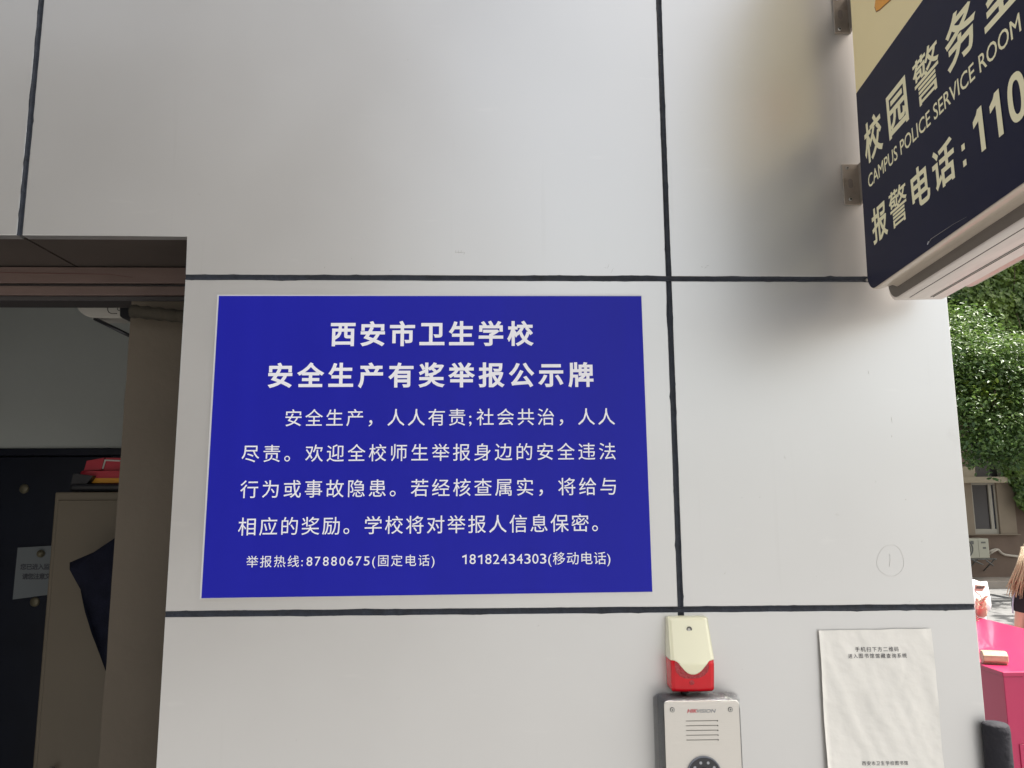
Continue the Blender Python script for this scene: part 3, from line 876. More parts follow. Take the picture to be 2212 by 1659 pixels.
def shell(name, rows, m, grow=0.0, parent=al):
    """rows: function (s, t) -> z"""
    NS, NT = 64, 26
    V = []; F = []
    for j in range(NT + 1):
        for i in range(NS + 1):
            s = -1 + 2 * i / NS
            # profile across: flank from the wall to the front, then the front
            z = rows(max(-1, min(1, s * 1.25)), j / NT)
            w = halfw(z) + grow; d = depth(z) + grow
            if abs(s) > .8:
                k = (abs(s) - .8) / .2
                x = w * (.965 + .035 * min(1, k * 2.5)); y = -d * (1 - k ** 1.35)
                if k >= .999: y = -.0008
            else:
                x = w * .965 * abs(s) / .8
                y = -d - .0015 * (1 - (s / .8) ** 2) + .0018 * max(0, abs(s) / .8 - .86) / .14
            dz = zt - z
            if dz < .005: y *= .45 + .55 * math.sqrt(max(0, 1 - (1 - dz / .005) ** 2))
            dz = z - zb_
            if dz < .008: y *= .35 + .65 * math.sqrt(max(0, 1 - (1 - dz / .008) ** 2))
            V.append((axm + math.copysign(x, s), y, z))
    for j in range(NT):
        for i in range(NS):
            a = j * (NS + 1) + i
            F.append((a, a + 1, a + NS + 2, a + NS + 1))
    for j, rev in ((0, False), (NT, True)):
        ring = [j * (NS + 1) + i for i in range(NS + 1)]
        F.append(ring if rev else ring[::-1])
    return from_np(name, V, F, m, parent, True)
def ease(t): return t * t * (3 - 2 * t) * .4 + t * .6
shell('hood', lambda s, t: zt + (bound(s) - zt) * ease(t), M['ivory'], .0009)
shell('red_lens', lambda s, t: (bound(s) + .002) + (zb_ - bound(s) - .002) * ease(t), M['redlens'])
# clear band with sparkle under the hood, and the button of the lens
bandp = [(345, 605), (400, 620), (430, 665), (460, 705), (505, 735), (545, 740), (590, 728), (625, 695), (648, 640), (680, 608), (688, 650), (680, 700), (640, 745), (590, 765), (520, 772), (450, 768), (400, 745), (360, 700)]
bm = bmesh.new()
vs = []
for p in bandp:
    q = A_at(*p, -.0415); vs.append(bm.verts.new((q.x, -(depth(q.z) + .0019), q.z)))
f = bm.faces.new(vs); bmesh.ops.triangulate(bm, faces=[f])
from_bm('lens_window', bm, M['redlens_in'], al)
def disc(name, p, r, dep, m, parent, n=20, r2=None):
    bm = bmesh.new(); bmesh.ops.create_cone(bm, cap_ends=True, segments=n, radius1=r, radius2=r2 if r2 is not None else r, depth=dep, matrix=Matrix.Translation(p) @ Matrix.Rotation(PI / 2, 4, 'X'))
    return from_bm(name, bm, m, parent)
q = A_at(520, 808, -.039); disc('lens_button', Vector((q.x, -(depth(q.z) + .0015), q.z)), .0045, .002, M['redlens_in'], al, r2=.004)
q = A_at(485, 272, -.02); dd = depth(q.z) + .0026
disc('screw_hole', Vector((q.x, -dd, q.z)), .0048, .0008, mat('hole_grey', (.10, .095, .08), .5), al)
disc('screw', Vector((q.x - .0008, -dd - .0006, q.z - .0004)), .0026, .0008, M['screw'], al)
box('back_plate', axl + .003, axr - .003, -.0007, -.0001, zb_ + .003, zt - .003, M['ivory'], al)
box('cable_clip', A_at(405, 900, 0).x, A_at(460, 900, 0).x, -.018, -.001, zb_ - .003, zb_ + .001, M['blackpl'], al)

# ================================================================== INTERCOM
ic = thing('intercom', 'silver intercom panel with speaker slots and round camera below the siren', 'intercom', tuple(A_at(620, 1659, 0)))
T = .060
fx0, fz1 = A_at(240, 995, -T).x, A_at(600, 992, -T).z
fx1 = A_at(985, 1000, -T).x
fz0 = fz1 - .245
hx0, hx1 = fx0 - .002, fx1 - .003
prism('housing', rounded(hx0 + .003, hx1 - .001, fz0 + .003, fz1 - .002, .005), -T + .0035, -.0015, M['housing'], ic, bev=.0)
prism('faceplate', rounded(fx0, fx1, fz0, fz1, .0055), -T, -T + .003, M['plate'], ic, bev=.0009)
for q in ((322, 1078), (900, 1075)):
    p = A_at(*q, -T)
    disc('screw', p + Vector((0, -.0003, 0)), .0040, .001, M['housing'], ic, 20)
    disc('screw', p + Vector((0, -.0008, 0)), .0033, .0012, M['screw'], ic, 20)
    disc('screw_recess', p + Vector((0, -.0014, 0)), .0011, .0006, M['dark'], ic, 6)
for k in range(5):
    y = 1188 + k * 47.5
    a = A_at(457 + k * 1.3, y + 6, -T); b = A_at(778 + k * 1.6, y - 6, -T)
    prism('speaker_slot', rounded(a.x, b.x, a.z, b.z, abs(b.z - a.z) * .49, 4), -T - .0003, -T + .0005, mat('slot_metal', (.30, .28, .25), .5, .3), ic)
    prism('speaker_slot', rounded(a.x + .0003, b.x - .002, a.z + .0003, b.z - .0006, abs(b.z - a.z) * .3, 4), -T - .0005, -T - .0002, mat('slot_fill', (.60, .57, .51), .5, .3), ic)
    q = A_at(772 + k * 1.6, y, -T)
    disc('slot_end', q + Vector((0, -.0007, 0)), .0009, .0006, M['dark'], ic, 10)
def pl_i(x, z): return Vector((x, -T - .0005, z))
a = A_at(470, 1109, -T); b = A_at(571, 1071, -T)
lettering('HIK', a.x, b.x, a.z, b.z, pl_i, M['logo_red'], ic, bold=.02, shear=.25, loose=False)
a = A_at(567, 1109, -T); b = A_at(755, 1071, -T)
lettering('VISION', a.x, b.x, a.z, b.z, pl_i, M['logo_grey'], ic, bold=.006, shear=.25, loose=False)
cc = A_at(637, 1659, -T); cr = (A_at(800, 1659, -T).x - A_at(470, 1659, -T).x) / 2
cc.z = A_at(637, 1545, -T).z - cr * 1.0
disc('camera_ring', cc + Vector((0, -.0015, 0)), cr * 1.04, .003, M['logo_grey'], ic, 48)
disc('camera_window', cc + Vector((0, -.0032, 0)), cr * .97, .001, M['lensblack'], ic, 48)
disc('camera_lens', cc + Vector((0, -.006, 0)), cr * .42, .006, M['blackpl'], ic, 32, r2=cr * .36)
for k in range(10):
    a = 2 * PI * (k + .5) / 10 + .3
    disc('camera_led', cc + Vector((cr * .72 * math.cos(a), -.0038, cr * .72 * math.sin(a))), .0024, .0006, M['led'], ic, 12)
# clear plastic cover pulled over the box
bm = bmesh.new()
wx0 = A_at(128, 930, 0).x; wx1 = A_at(925, 905, 0).x + .012; wz = A_at(500, 905, 0).z
ringA = []; ringB = []
nx = 24
outer = [(wx0, fz0)] + [(wx0, fz0 + (wz - fz0 - .008) * k / 8) for k in range(1, 9)] + [(wx0 + .006, wz - .002)] + [(wx0 + .006 + (wx1 - wx0 - .012) * k / nx, wz + .003 * noise.noise(Vector((k * .6, 2, 0)))) for k in range(1, nx)] + [(wx1 - .004, wz - .004), (wx1, wz - .012), (wx1, fz0)]
inner = []
for (x, z) in outer:
    tx = (x - wx0) / (wx1 - wx0)
    inner.append((fx0 - .0012 + tx * (fx1 - fx0 + .0026), min(z, fz1 + .0012)))
for i, ((x, z), (u, v)) in enumerate(zip(outer, inner)):
    ringA.append(bm.verts.new((x, -.0008, z)))
    ringB.append(bm.verts.new(((x + u) / 2 - .001 + .0015 * noise.noise(Vector((i * .8, 0, 5))), -T * .5, (z + v) / 2 + .001)))
ringC = [bm.verts.new((u, -T + .0005, v)) for u, v in inner]
for R1, R2 in ((ringA, ringB), (ringB, ringC)):
    for i in range(len(R1) - 1): bm.faces.new((R1[i], R1[i + 1], R2[i + 1], R2[i]))
from_bm('rain_cover', bm, M['film'], ic, True)

# ================================================================== PAPER NOTICE
pn = thing('paper_notice', 'crumpled white paper notice pasted at the lower right of the wall', 'notice', tuple(at(1890, 1659, 0)))
def wr(x, z):
    a = .0022 * (noise.noise(Vector((x * 26 + z * 9, 3.1, z * 7))) + .5 * noise.noise(Vector((x * 55 + 20 * z, 7.7, z * 17))))
    b = .0014 * abs(noise.noise(Vector((x * 34 - z * 12, 1.3, z * 14)))) + .0006 * abs(noise.noise(Vector((x * 60, 4.3, z * 75 + x * 30))))
    return .0032 + a + b
pc = [at(1766, 1361, 0), at(2009, 1357, 0), at(2043, 1659, 0), at(1780, 1659, 0)]
zbot = pc[2].z - .035
NX, NZ = 56, 84
V = []; F = []
for j in range(NZ + 1):
    t = j / NZ
    for i in range(NX + 1):
        s = i / NX
        xl = pc[0].x + .0005 * math.sin(t * 9) - .001 * t; xr = pc[1].x + (.004 * t) + .0012 * noise.noise(Vector((0, t * 6, 0)))
        x = xl + (xr - xl) * s
        z1 = pc[0].z + (pc[1].z - pc[0].z) * s + .0012 * noise.noise(Vector((s * 5, 0, 2)))
        z = z1 + (zbot - z1) * t
        y = -wr(x, z)
        if s < .03: y -= .004 * (1 - s / .03) * (.3 + t)
        V.append((x, min(y, -.0004), z))
for j in range(NZ):
    for i in range(NX):
        a = j * (NX + 1) + i; F.append((a, a + 1, a + NX + 2, a + NX + 1))
from_np('sheet', V, F, M['paper'], pn, True)
def pl_p(x, z): return Vector((x, -wr(x, z) - .0007, z))
def cp(x, y): return ((3150 + x * .36166) * k4, (2400 + y * .36166) * k4)
for body, b0, b1 in (('手机扫下方二维码', (528, 402), (986, 345)), ('进入图书馆馆藏查询系统', (447, 473), (1076, 416)), ('西安市卫生学校图书馆', (603, 1630), (1090, 1577))):
    a = at(*cp(*b0), -.003); b = at(*cp(*b1), -.003)
    lettering(body, a.x, b.x, a.z, b.z, pl_p, M['ink'], pn, bold=.004)

# ================================================================== RIGHT SIDE: CABINET, BLOCK, POST
CH = 1.10
n0 = at_z(2166, 1452, CH); f0_ = at_z(2114, 1335, CH)
KX0, KX1, KY0, KY1 = n0.x, f0_.x + .02, n0.y, f0_.y + .10
cab = thing('red_cabinet', 'glossy crimson metal cabinet beyond the wall corner', 'cabinet', ((KX0 + KX1) / 2, (KY0 + KY1) / 2, 0))
box('carcass', KX0 + .006, KX1 - .006, KY0 + .006, KY1 - .006, .02, CH - .0225, M['crimson'], cab, bev=.003)
box('top', KX0, KX1, KY0, KY1, CH - .022, CH, M['crimson'], cab, bev=.004)
box('door_panel', KX0 + .05, KX0 + .46, KY0 + .001, KY0 + .0055, .10, CH - .33, M['crimson'], cab, bev=.001, seg=1)
box('door_panel', KX0 + .47, KX1 - .05, KY0 + .001, KY0 + .0055, .10, CH - .33, M['crimson'], cab, bev=.001, seg=1)
def c8b(x, y): return (1990.8 + .2333 * x, 1271.9 + .2333 * y)
wa = at_z(*c8b(560, 690), CH); wb = at_z(*c8b(790, 700), CH)
wl = (wb - wa).length; R_ = .034
wd = (wb - wa).normalized()
wb_ = thing('wooden_block', 'gilded octagonal wooden roller lying on the crimson cabinet', 'wooden block', tuple((wa + wb) / 2))
bm = bmesh.new()
n_ = wd.cross(Vector((0, 0, 1)))
for t0, t1 in ((0, 1),):
    rings = []
    for t, rr in ((0, .94), (.02, 1), (.30, 1), (.31, .985), (.32, 1), (.98, 1), (1, .94)):
        o_ = wa + wd * wl * t + Vector((0, 0, R_ * .93))
        rings.append([bm.verts.new(o_ + (n_ * math.cos(PI / 8 + k * PI / 4) + Vector((0, 0, 1)) * math.sin(PI / 8 + k * PI / 4)) * R_ * rr) for k in range(8)])
    for i in range(len(rings) - 1):
        for k in range(8): bm.faces.new((rings[i][k], rings[i][(k + 1) % 8], rings[i + 1][(k + 1) % 8], rings[i + 1][k]))
    bm.faces.new(rings[0]); bm.faces.new(rings[-1])
from_bm('roller', bm, M['wood'], wb_)
e_ = wb + Vector((0, 0, R_ * .93))
bm = bmesh.new(); bm_tube(bm, [e_ - wd * .001, e_ + wd * .003], .013, 12); from_bm('end_boss', bm, mat('dark_wood', (.28, .12, .04), .5), wb_)
pt = at(2150, 1562, -.012)
po = thing('post', 'black rubber sleeved post standing at the wall corner', 'post', (pt.x, -.012, 0))
bm = bmesh.new()
PR = .0220
bm_tube(bm, [(pt.x, -.012, 0), (pt.x, -.012, .4), (pt.x, -.012, .8), (pt.x, -.012, 1.2), (pt.x, -.012, pt.z - .012), (pt.x, -.012, pt.z - .003), (pt.x, -.012, pt.z)], [PR * 1.02, PR, PR, PR, PR, PR * .96, PR * .84], 28)
from_bm('sleeve', bm, M['rubber'], po, True)
box('base_plate', pt.x - .05, pt.x + .05, -.06, .0, .0, .008, M['rubber'], po)

# ================================================================== FAR BUILDING
FY = 15.4
def c7(x, y): return (1990.8 + .2333 * x, 940.1 + .2333 * y)
def c6(x, y): return (1990.8 + .2333 * x, 580.6 + .2333 * y)
fb = thing('campus_building', 'brown rendered campus building with one window, ivy climbing over its upper wall', 'building', (14, FY + 2, 0))
w0 = at(*c7(458, 440), FY); w1 = at(*c7(715, 915), FY)
WX0, WX1, WZ0, WZ1 = at(*c7(480, 700), FY).x - .02, at(*c7(698, 700), FY).x + .02, w1.z, w0.z
BX0, BX1, BH = 7.5, 20.0, 11.0
box('wall', BX0, WX0, FY, FY + .3, 0, BH, M['facade'], fb)
box('wall', WX1, BX1, FY, FY + .3, 0, BH, M['facade'], fb)
box('wall', WX0, WX1, FY, FY + .3, 0, WZ0, M['facade'], fb)
box('wall', WX0, WX1, FY, FY + .3, WZ1, BH, M['facade'], fb)
box('wall', BX0, BX0 + .3, FY + .301, FY + 7, 0, BH, M['facade'], fb)
box('roof', BX0 - .4, BX1 + .4, FY - .5, FY + 7, BH + .001, BH + .25, M['ledge'], fb)
win = box('window', WX0, WX1, FY + .06, FY + .08, WZ0, WZ1, M['glass_dark'], fb)
xm0 = at(*c7(628, 700), FY + .05).x; xm1 = at(*c7(655, 700), FY + .05).x
for a, b, c_, d in ((WX0, WX0 + .05, WZ0, WZ1), (WX1 - .04, WX1, WZ0, WZ1), (WX0 + .051, WX1 - .041, WZ0, WZ0 + .11), (WX0 + .051, WX1 - .041, WZ1 - .05, WZ1), (xm0, xm1, WZ0 + .111, WZ1 - .051)):
    box('window_frame', a, b, FY + .02, FY + .058, c_, d, M['frame'], win)
box('window_pane', xm1 + .001, WX1 - .041, FY + .045, FY + .055, WZ0 + .112, WZ1 - .052, M['glass_navy'], win)
sx1 = at(*c7(860, 700), FY).x
for a, b, c_, d in ((WX1 + .001, sx1, WZ0 - .0, WZ1 + .1), (WX0 - .35, WX0 - .001, WZ0, WZ1)):
    box('window_surround', a, b, FY - .03, FY - .001, c_, d, M['facade_light'], fb)
za = at(*c7(500, 917), FY).z; zb2 = at(*c7(500, 945), FY).z
box('sill', WX0 - .5, sx1 + .02, FY - .10, FY - .001, zb2 + .05, za, M['facade_light'], fb)
za = at(*c7(450, 388), FY).z; zb2 = at(*c7(450, 442), FY).z
box('ledge', WX0 - 1.2, at(*c7(725, 400), FY).x, FY - .25, FY - .001, zb2, za, M['ledge'], fb)
box('ledge_block', WX0 - 1.0, at(*c7(445, 340), FY).x, FY - .2, FY - .001, za + .001, at(*c7(445, 292), FY).z, M['ledge'], fb)
# the dark upper window above the ledge
wx = at(*c7(450, 300), FY).x
uw = box('window', wx, wx + 1.5, FY - .012, FY - .002, za + .002, za + 1.3, M['glass_dark'], fb)
box('window_frame', wx + .6, wx + .66, FY - .03, FY - .0125, za + .002, za + 1.3, M['frame'], uw)
for zz in (4.6, 7.6):
    for x_ in (9.0, 15.5, 18.0):
        box('window', x_, x_ + 1.3, FY - .014, FY - .002, zz, zz + 1.3, M['glass_dark'], fb)
box('window', 15.5, 16.8, FY - .014, FY - .002, 1.4, 2.9, M['glass_dark'], fb)

ac = thing('air_conditioner', 'cream outdoor air conditioning unit on a bracket below the window', 'air conditioner', tuple(at(*c7(560, 1150), FY - .2)))
AY = FY - .42
a0 = at(*c7(455, 1140), AY); a1 = at(*c7(618, 957), AY)
ax0 = a1.x - .86
bm = bmesh.new(); bm_box(bm, ax0, a1.x, AY, AY + .30, a0.z, a1.z, .015, 2); from_bm('casing', bm, M['ac'], ac)
gx = at(*c7(455, 1050), AY).x - .02
gx = a1.x - .56; gz = (a0.z + a1.z) / 2
for k in range(5):
    rr = .20 - k * .038
    bm = bmesh.new()
    pts_ = [(gx + rr * math.cos(2 * PI * i / 28), AY - .008, gz + rr * math.sin(2 * PI * i / 28)) for i in range(29)]
    bm_tube(bm, pts_, .006, 5, False)
    from_bm('grille_ring', bm, M['ac'] if k else M['ac_dark'], ac, True)
disc('fan_opening', Vector((gx, AY - .001, gz)), .205, .006, M['ac_dark'], ac, 28)
box('panel_seam', a1.x - .235, a1.x - .228, AY - .002, AY + .001, a0.z + .02, a1.z - .02, M['ac_dark'], ac)
box('name_plate', a1.x - .40, a1.x - .33, AY - .003, AY + .001, a1.z - .12, a1.z - .045, M['ac_dark'], ac)
box('name_plate', a1.x - .17, a1.x - .07, AY - .003, AY + .001, a1.z - .10, a1.z - .065, M['ac_dark'], ac)
box('grip', a1.x - .14, a1.x - .07, AY - .003, AY + .001, gz - .01, gz + .03, M['ac_dark'], ac)
for bx in (ax0 + .1, a1.x - .28, a1.x + .10):
    tube('bracket', [(bx, FY - .002, a0.z - .02), (bx, AY - .02, a0.z - .02)], .018, M['ac_dark'], ac, n=6)
    tube('bracket', [(bx, FY - .01, a0.z - .30), (bx, AY + .02, a0.z - .03)], .015, M['ac_dark'], ac, n=6)
tube('bracket', [(ax0, AY + .01, a0.z - .02), (a1.x + .14, AY + .01, a0.z - .02)], .016, M['ac_dark'], ac, n=6)
tube('bracket', [at(*c7(470, 1155), AY - .01), at(*c7(570, 1200), AY - .01)], .016, M['ac_dark'], ac, n=6)
tube('bracket', [at(*c7(600, 1160), AY - .01), at(*c7(665, 1208), AY - .01)], .016, M['ac_dark'], ac, n=6)
pp = [(620, 1080), (650, 1068), (685, 1056), (712, 1062), (735, 1088), (770, 1108), (830, 1116), (890, 1122)]
tube('hose', [at(*c7(*p), FY - .05) for p in pp], .026, M['pipe'], ac, n=8)
tube('hose', [at(*c7(*p), FY - .06) for p in ((630, 1105), (665, 1078), (700, 1062))], .018, M['pipe'], ac, n=8)

kb = tag(box('kerb', BX0, BX1, FY - 1.0, FY - .85, 0, .16, M['kerb'], None, bev=.01), kind='structure')
pvm = tag(box('path', BX0, BX1, FY - .849, FY - .001, 0, .14, M['kerb'], None), kind='structure')

# ------------------------------------------------------------------ foliage
def leaves(name, C, Nrm, size, m, parent, seed, lobed=False, tint=None, droop=.5, aspect=.5):
    """C (n,3) centres, Nrm (n,3) rough facing; each leaf is a small folded blade"""
    rg = np.random.default_rng(seed)
    n = len(C)
    Nn = Nrm + rg.normal(0, .45, (n, 3)); Nn /= np.linalg.norm(Nn, axis=1)[:, None]
    D = rg.normal(0, 1, (n, 3)); D[:, 2] -= droop * 1.5
    D -= Nn * (D * Nn).sum(1)[:, None]; D /= np.linalg.norm(D, axis=1)[:, None]
    S = np.cross(Nn, D)
    sz = size * rg.uniform(.6, 1.3, n)[:, None]
    if lobed:
        prof = [(0, .0, 0), (-.12, .42, .02), (.22, .50, .10), (.52, .22, .06), (1.0, 0, -.10), (.52, -.22, .06), (.22, -.50, .10), (-.12, -.42, .02)]
        faces = [(0, 1, 2, 3), (0, 3, 4, 5), (0, 5, 6, 7)]
    else:
        a_ = aspect
        prof = [(0, 0, 0), (.3, a_ * .5, .08), (.7, a_ * .42, .05), (1, 0, -.08), (.7, -a_ * .42, .05), (.3, -a_ * .5, .08)]
        faces = [(0, 1, 2, 3), (0, 3, 4, 5)]
    k = len(prof)
    V = np.empty((n, k, 3))
    for i, (d, s, h) in enumerate(prof): V[:, i] = C + (D * (d - .4) + S * s + Nn * h) * sz
    nf = len(faces)
    F = (np.array(faces)[None] + (np.arange(n) * k)[:, None, None]).reshape(-1)
    me = bpy.data.meshes.new(name)
    me.vertices.add(n * k); me.vertices.foreach_set('co', V.reshape(-1))
    me.loops.add(n * nf * 4); me.loops.foreach_set('vertex_index', F.astype(np.int32))
    me.polygons.add(n * nf)
    me.polygons.foreach_set('loop_start', np.arange(0, n * nf * 4, 4, dtype=np.int32))
    me.polygons.foreach_set('loop_total', np.full(n * nf, 4, dtype=np.int32))
    me.update(calc_edges=True); me.validate()
    t = rg.uniform(0, 1, n) if tint is None else np.clip(tint + rg.uniform(-.25, .25, n), 0, 1)
    at_ = me.attributes.new('tint', 'FLOAT', 'POINT')
    at_.data.foreach_set('value', np.repeat(t, k).astype(np.float32))
    me.materials.append(m)
    o = link(name, me, None, parent)
    o['kind'] = 'stuff'
    return o

def fbm(x, y, z, s):
    return noise.noise(Vector((x * s, y * s, z * s))) + .5 * noise.noise(Vector((x * s * 2.1 + 5, y * s * 2.1, z * s * 2.1)))
rg = np.random.default_rng(11)
# ivy sheet over the upper facade: bulging layers, lower hem hanging unevenly
iv = thing('ivy', 'thick sheet of ivy hanging over the upper wall of the campus building', 'ivy', (11.5, FY - .1, 3.2))
C_ = []; N2 = []; tn_ = []
hem_pts = [(7.5, 5.0), (10.6, 4.6), (11.4, 3.7), (11.75, 3.1), (11.9, 2.3), (12.1, 1.75), (12.6, 1.45), (14, 1.9), (20, 3.2)]
def hem(x):
    for (a, za), (b, zb3) in zip(hem_pts, hem_pts[1:]):
        if a <= x <= b: return za + (zb3 - za) * (x - a) / (b - a)
    return 3.2
for _ in range(100000):
    x = rg.uniform(7.55, 17.0); z = rg.uniform(1.2, 9.9)
    if z > 9.2 + .5 * fbm(x, 2, 0, 1.1) or x > 16.2 + .5 * fbm(0, 4, z, 1.0): continue
    if z < hem(x) + .35 * fbm(x, 0, z, 2.2): continue
    bulge = .28 + .30 * fbm(x, 3, z, .9) + .12 * fbm(x, 9, z, 3.1)
    if rg.uniform() < .12 and fbm(x, 5, z, 1.7) < -.25: continue
    y = FY - .05 - max(.02, bulge) * rg.uniform(.45, 1.0)
    C_.append((x, y, z)); N2.append((-.1, -1.0, .55)); tn_.append(.45 + .6 * fbm(x, 1, z, 1.3))
leaves('foliage', np.array(C_), np.array(N2), .095, M['ivy'], iv, 5, lobed=True, tint=np.array(tn_), droop=1.0)
for k in range(16):
    x = 9.0 + k * .42 + rg.uniform(-.1, .1)
    P_ = [(x + .25 * noise.noise(Vector((k, z_ * .6, 0))), FY - .35 - .15 * noise.noise(Vector((k, z_, 4))), z_) for z_ in np.linspace(3.4 + rg.uniform(0, 1), 9.3, 22)]
    tube('stem', P_, [.012 - .004 * i / 22 for i in range(22)], M['trunk'], iv, n=5)

def tree(name, label, base, blobs, size, n_per, m, seed, group=None, trunk_r=.10, aspect=.45, bright=.4):
    t = thing(name, label, 'tree', base, group)
    rg = np.random.default_rng(seed)
    bx = Vector(base)
    ctr = Vector((np.mean([b[0] for b in blobs]), np.mean([b[1] for b in blobs]), min(b[2] - b[3] * .3 for b in blobs)))
    fork = Vector((bx.x * .72 + ctr.x * .28, bx.y, ctr.z * .85))
    tube('trunk', [bx, bx.lerp(fork, .35) + Vector((.05, .03, 0)), bx.lerp(fork, .7) + Vector((-.04, 0, 0)), fork], [trunk_r, trunk_r * .85, trunk_r * .75, trunk_r * .6], M['trunk'], t, n=12)
    bm = bmesh.new()
    for b in blobs:
        c_ = Vector(b[:3])
        mid = fork.lerp(c_, .55) + Vector(rg.normal(0, .08, 3))
        bm_tube(bm, [fork, mid, c_], [trunk_r * .45, trunk_r * .28, trunk_r * .12], 6)
        for _ in range(4):
            q_ = c_ + Vector(rg.normal(0, 1, 3)).normalized() * b[3] * .8
            bm_tube(bm, [mid.lerp(c_, .5), q_], [trunk_r * .14, trunk_r * .04], 5)
    from_bm('limbs', bm, M['trunk'], t, True)
    C_ = []; N_l = []; tt = []
    for b in blobs:
        c_ = np.array(b[:3]); r = b[3]
        # twigs: leaves gather in sprays
        ns = max(6, int(n_per * r * r / 14))
        for _ in range(ns):
            d = rg.normal(0, 1, 3); d /= np.linalg.norm(d)
            rad = r * rg.uniform(.45, 1.08) * (1 + .25 * fbm(*(c_ + d * r), 1.6))
            p = c_ + d * rad * np.array((1, 1, .85))
            sp = rg.uniform(.08, .17)
            k = rg.integers(10, 19)
            q_ = p + rg.normal(0, sp, (k, 3)) * np.array((1, 1, .55))
            C_.append(q_)
            N_l.append(np.tile(d * .5 + np.array((0, -.1, .75)), (k, 1)))
            tt.append(np.full(k, bright + .35 * (rg.uniform() - .5) + .15 * d[2]))
    leaves('crown', np.concatenate(C_), np.concatenate(N_l), size, m, t, seed + 1, tint=np.concatenate(tt), aspect=aspect, droop=.3)
    return t
def P(px, py, Y): return at(px, py, Y)
def blob(cx, cy, Y, r): p = at(*c6(cx, cy), Y); return (p.x, p.y, p.z, r)
TY = 12.6
b1 = [blob(380, 560, TY + .9, .62), blob(500, 700, TY + .8, .62), blob(300, 720, TY + .8, .6), blob(620, 680, TY + .9, .42),
      blob(420, 900, TY, .75), blob(700, 900, TY, .72), blob(560, 1060, TY - .1, .62), blob(850, 950, TY + .1, .62), blob(300, 1050, TY, .6),
      blob(420, 1380, TY - .3, .62), blob(620, 1450, TY - .3, .62), blob(860, 1300, TY - .2, .62), blob(520, 1620, TY - .3, .5), blob(760, 1640, TY - .3, .55),
      blob(1000, 1500, TY, .7), blob(1050, 1100, TY, .8), blob(200, 800, TY + .2, .8), blob(180, 1250, TY, .8), blob(1200, 800, TY + .3, .8), blob(900, 1680, TY - .2, .42)]
base = at(*c6(560, 1500), TY); tree('broadleaf_tree', 'glossy dark green broadleaf tree growing in front of the ivy wall', (base.x + 3.2, TY + .3, 0), b1, .085, 3600, M['leaf'], 21)
# young bright shoots inside the shade
sh = [blob(680, 1130, TY - .5, .16), blob(500, 1170, TY - .45, .13)]
C_ = []; N2 = []
for b in sh:
    q_ = rg.normal(0, b[3], (60, 3)) + np.array(b[:3]); C_.append(q_); N2.append(np.tile((0, -.5, .8), (60, 1)))
shoot = thing('shrub', 'small cluster of lime green young shoots inside the dark tree', 'shrub', (sh[0][0], sh[0][1] + .2, sh[0][2] - .5))
leaves('foliage', np.concatenate(C_), np.concatenate(N2), .10, M['leaf_young'], shoot, 77)
tube('stem', [(sh[0][0], sh[0][1] + .2, sh[0][2] - .6), (sh[0][0], sh[0][1], sh[0][2])], .012, M['trunk'], shoot)
tube('stem', [(sh[0][0], sh[0][1] + .2, sh[0][2] - .6), (sh[1][0], sh[1][1], sh[1][2])], .012, M['trunk'], shoot)

# trees out of the picture that shade the yard and the lower facade
def far_tree(x, y, h, r, seed, label):
    rg2 = random.Random(seed)
    bl = [(x + rg2.uniform(-1, 1) * r * .7, y + rg2.uniform(-1, 1) * r * .7, h + rg2.uniform(-.5, .8) * r * .6, r * .55) for _ in range(9)]
    tree('shade_tree', label, (x, y, 0), bl, .26, 160, M['leaf'], seed, trunk_r=.18)
far_tree(17.5, 12.2, 6.6, 2.6, 5, 'large shade tree in front of the campus building beyond the right edge')
far_tree(12.5, 9.3, 6.8, 1.9, 6, 'shade tree standing in the yard right of the doorway')

# ================================================================== PEOPLE
def skin_mesh(verts, edges, radii, sub=1, root=0):
    me = bpy.data.meshes.new('body')
    me.from_pydata([tuple(v) for v in verts], edges, [])
    o = bpy.data.objects.new('body', me); col.objects.link(o)
    md = o.modifiers.new('skin', 'SKIN'); md.use_smooth_shade = True
    for i, sv in enumerate(me.skin_vertices[0].data):
        r = radii[i]; sv.radius = r if isinstance(r, tuple) else (r, r)
        sv.use_root = (i == root)
    s = o.modifiers.new('sub', 'SUBSURF'); s.levels = sub; s.render_levels = sub
    bpy.context.view_layer.update()
    dg = bpy.context.evaluated_depsgraph_get()
    res = bpy.data.meshes.new_from_object(o.evaluated_get(dg))
    bpy.data.objects.remove(o); bpy.data.meshes.remove(me)
    for p_ in res.polygons: p_.use_smooth = True
    res.materials.clear()
    return res

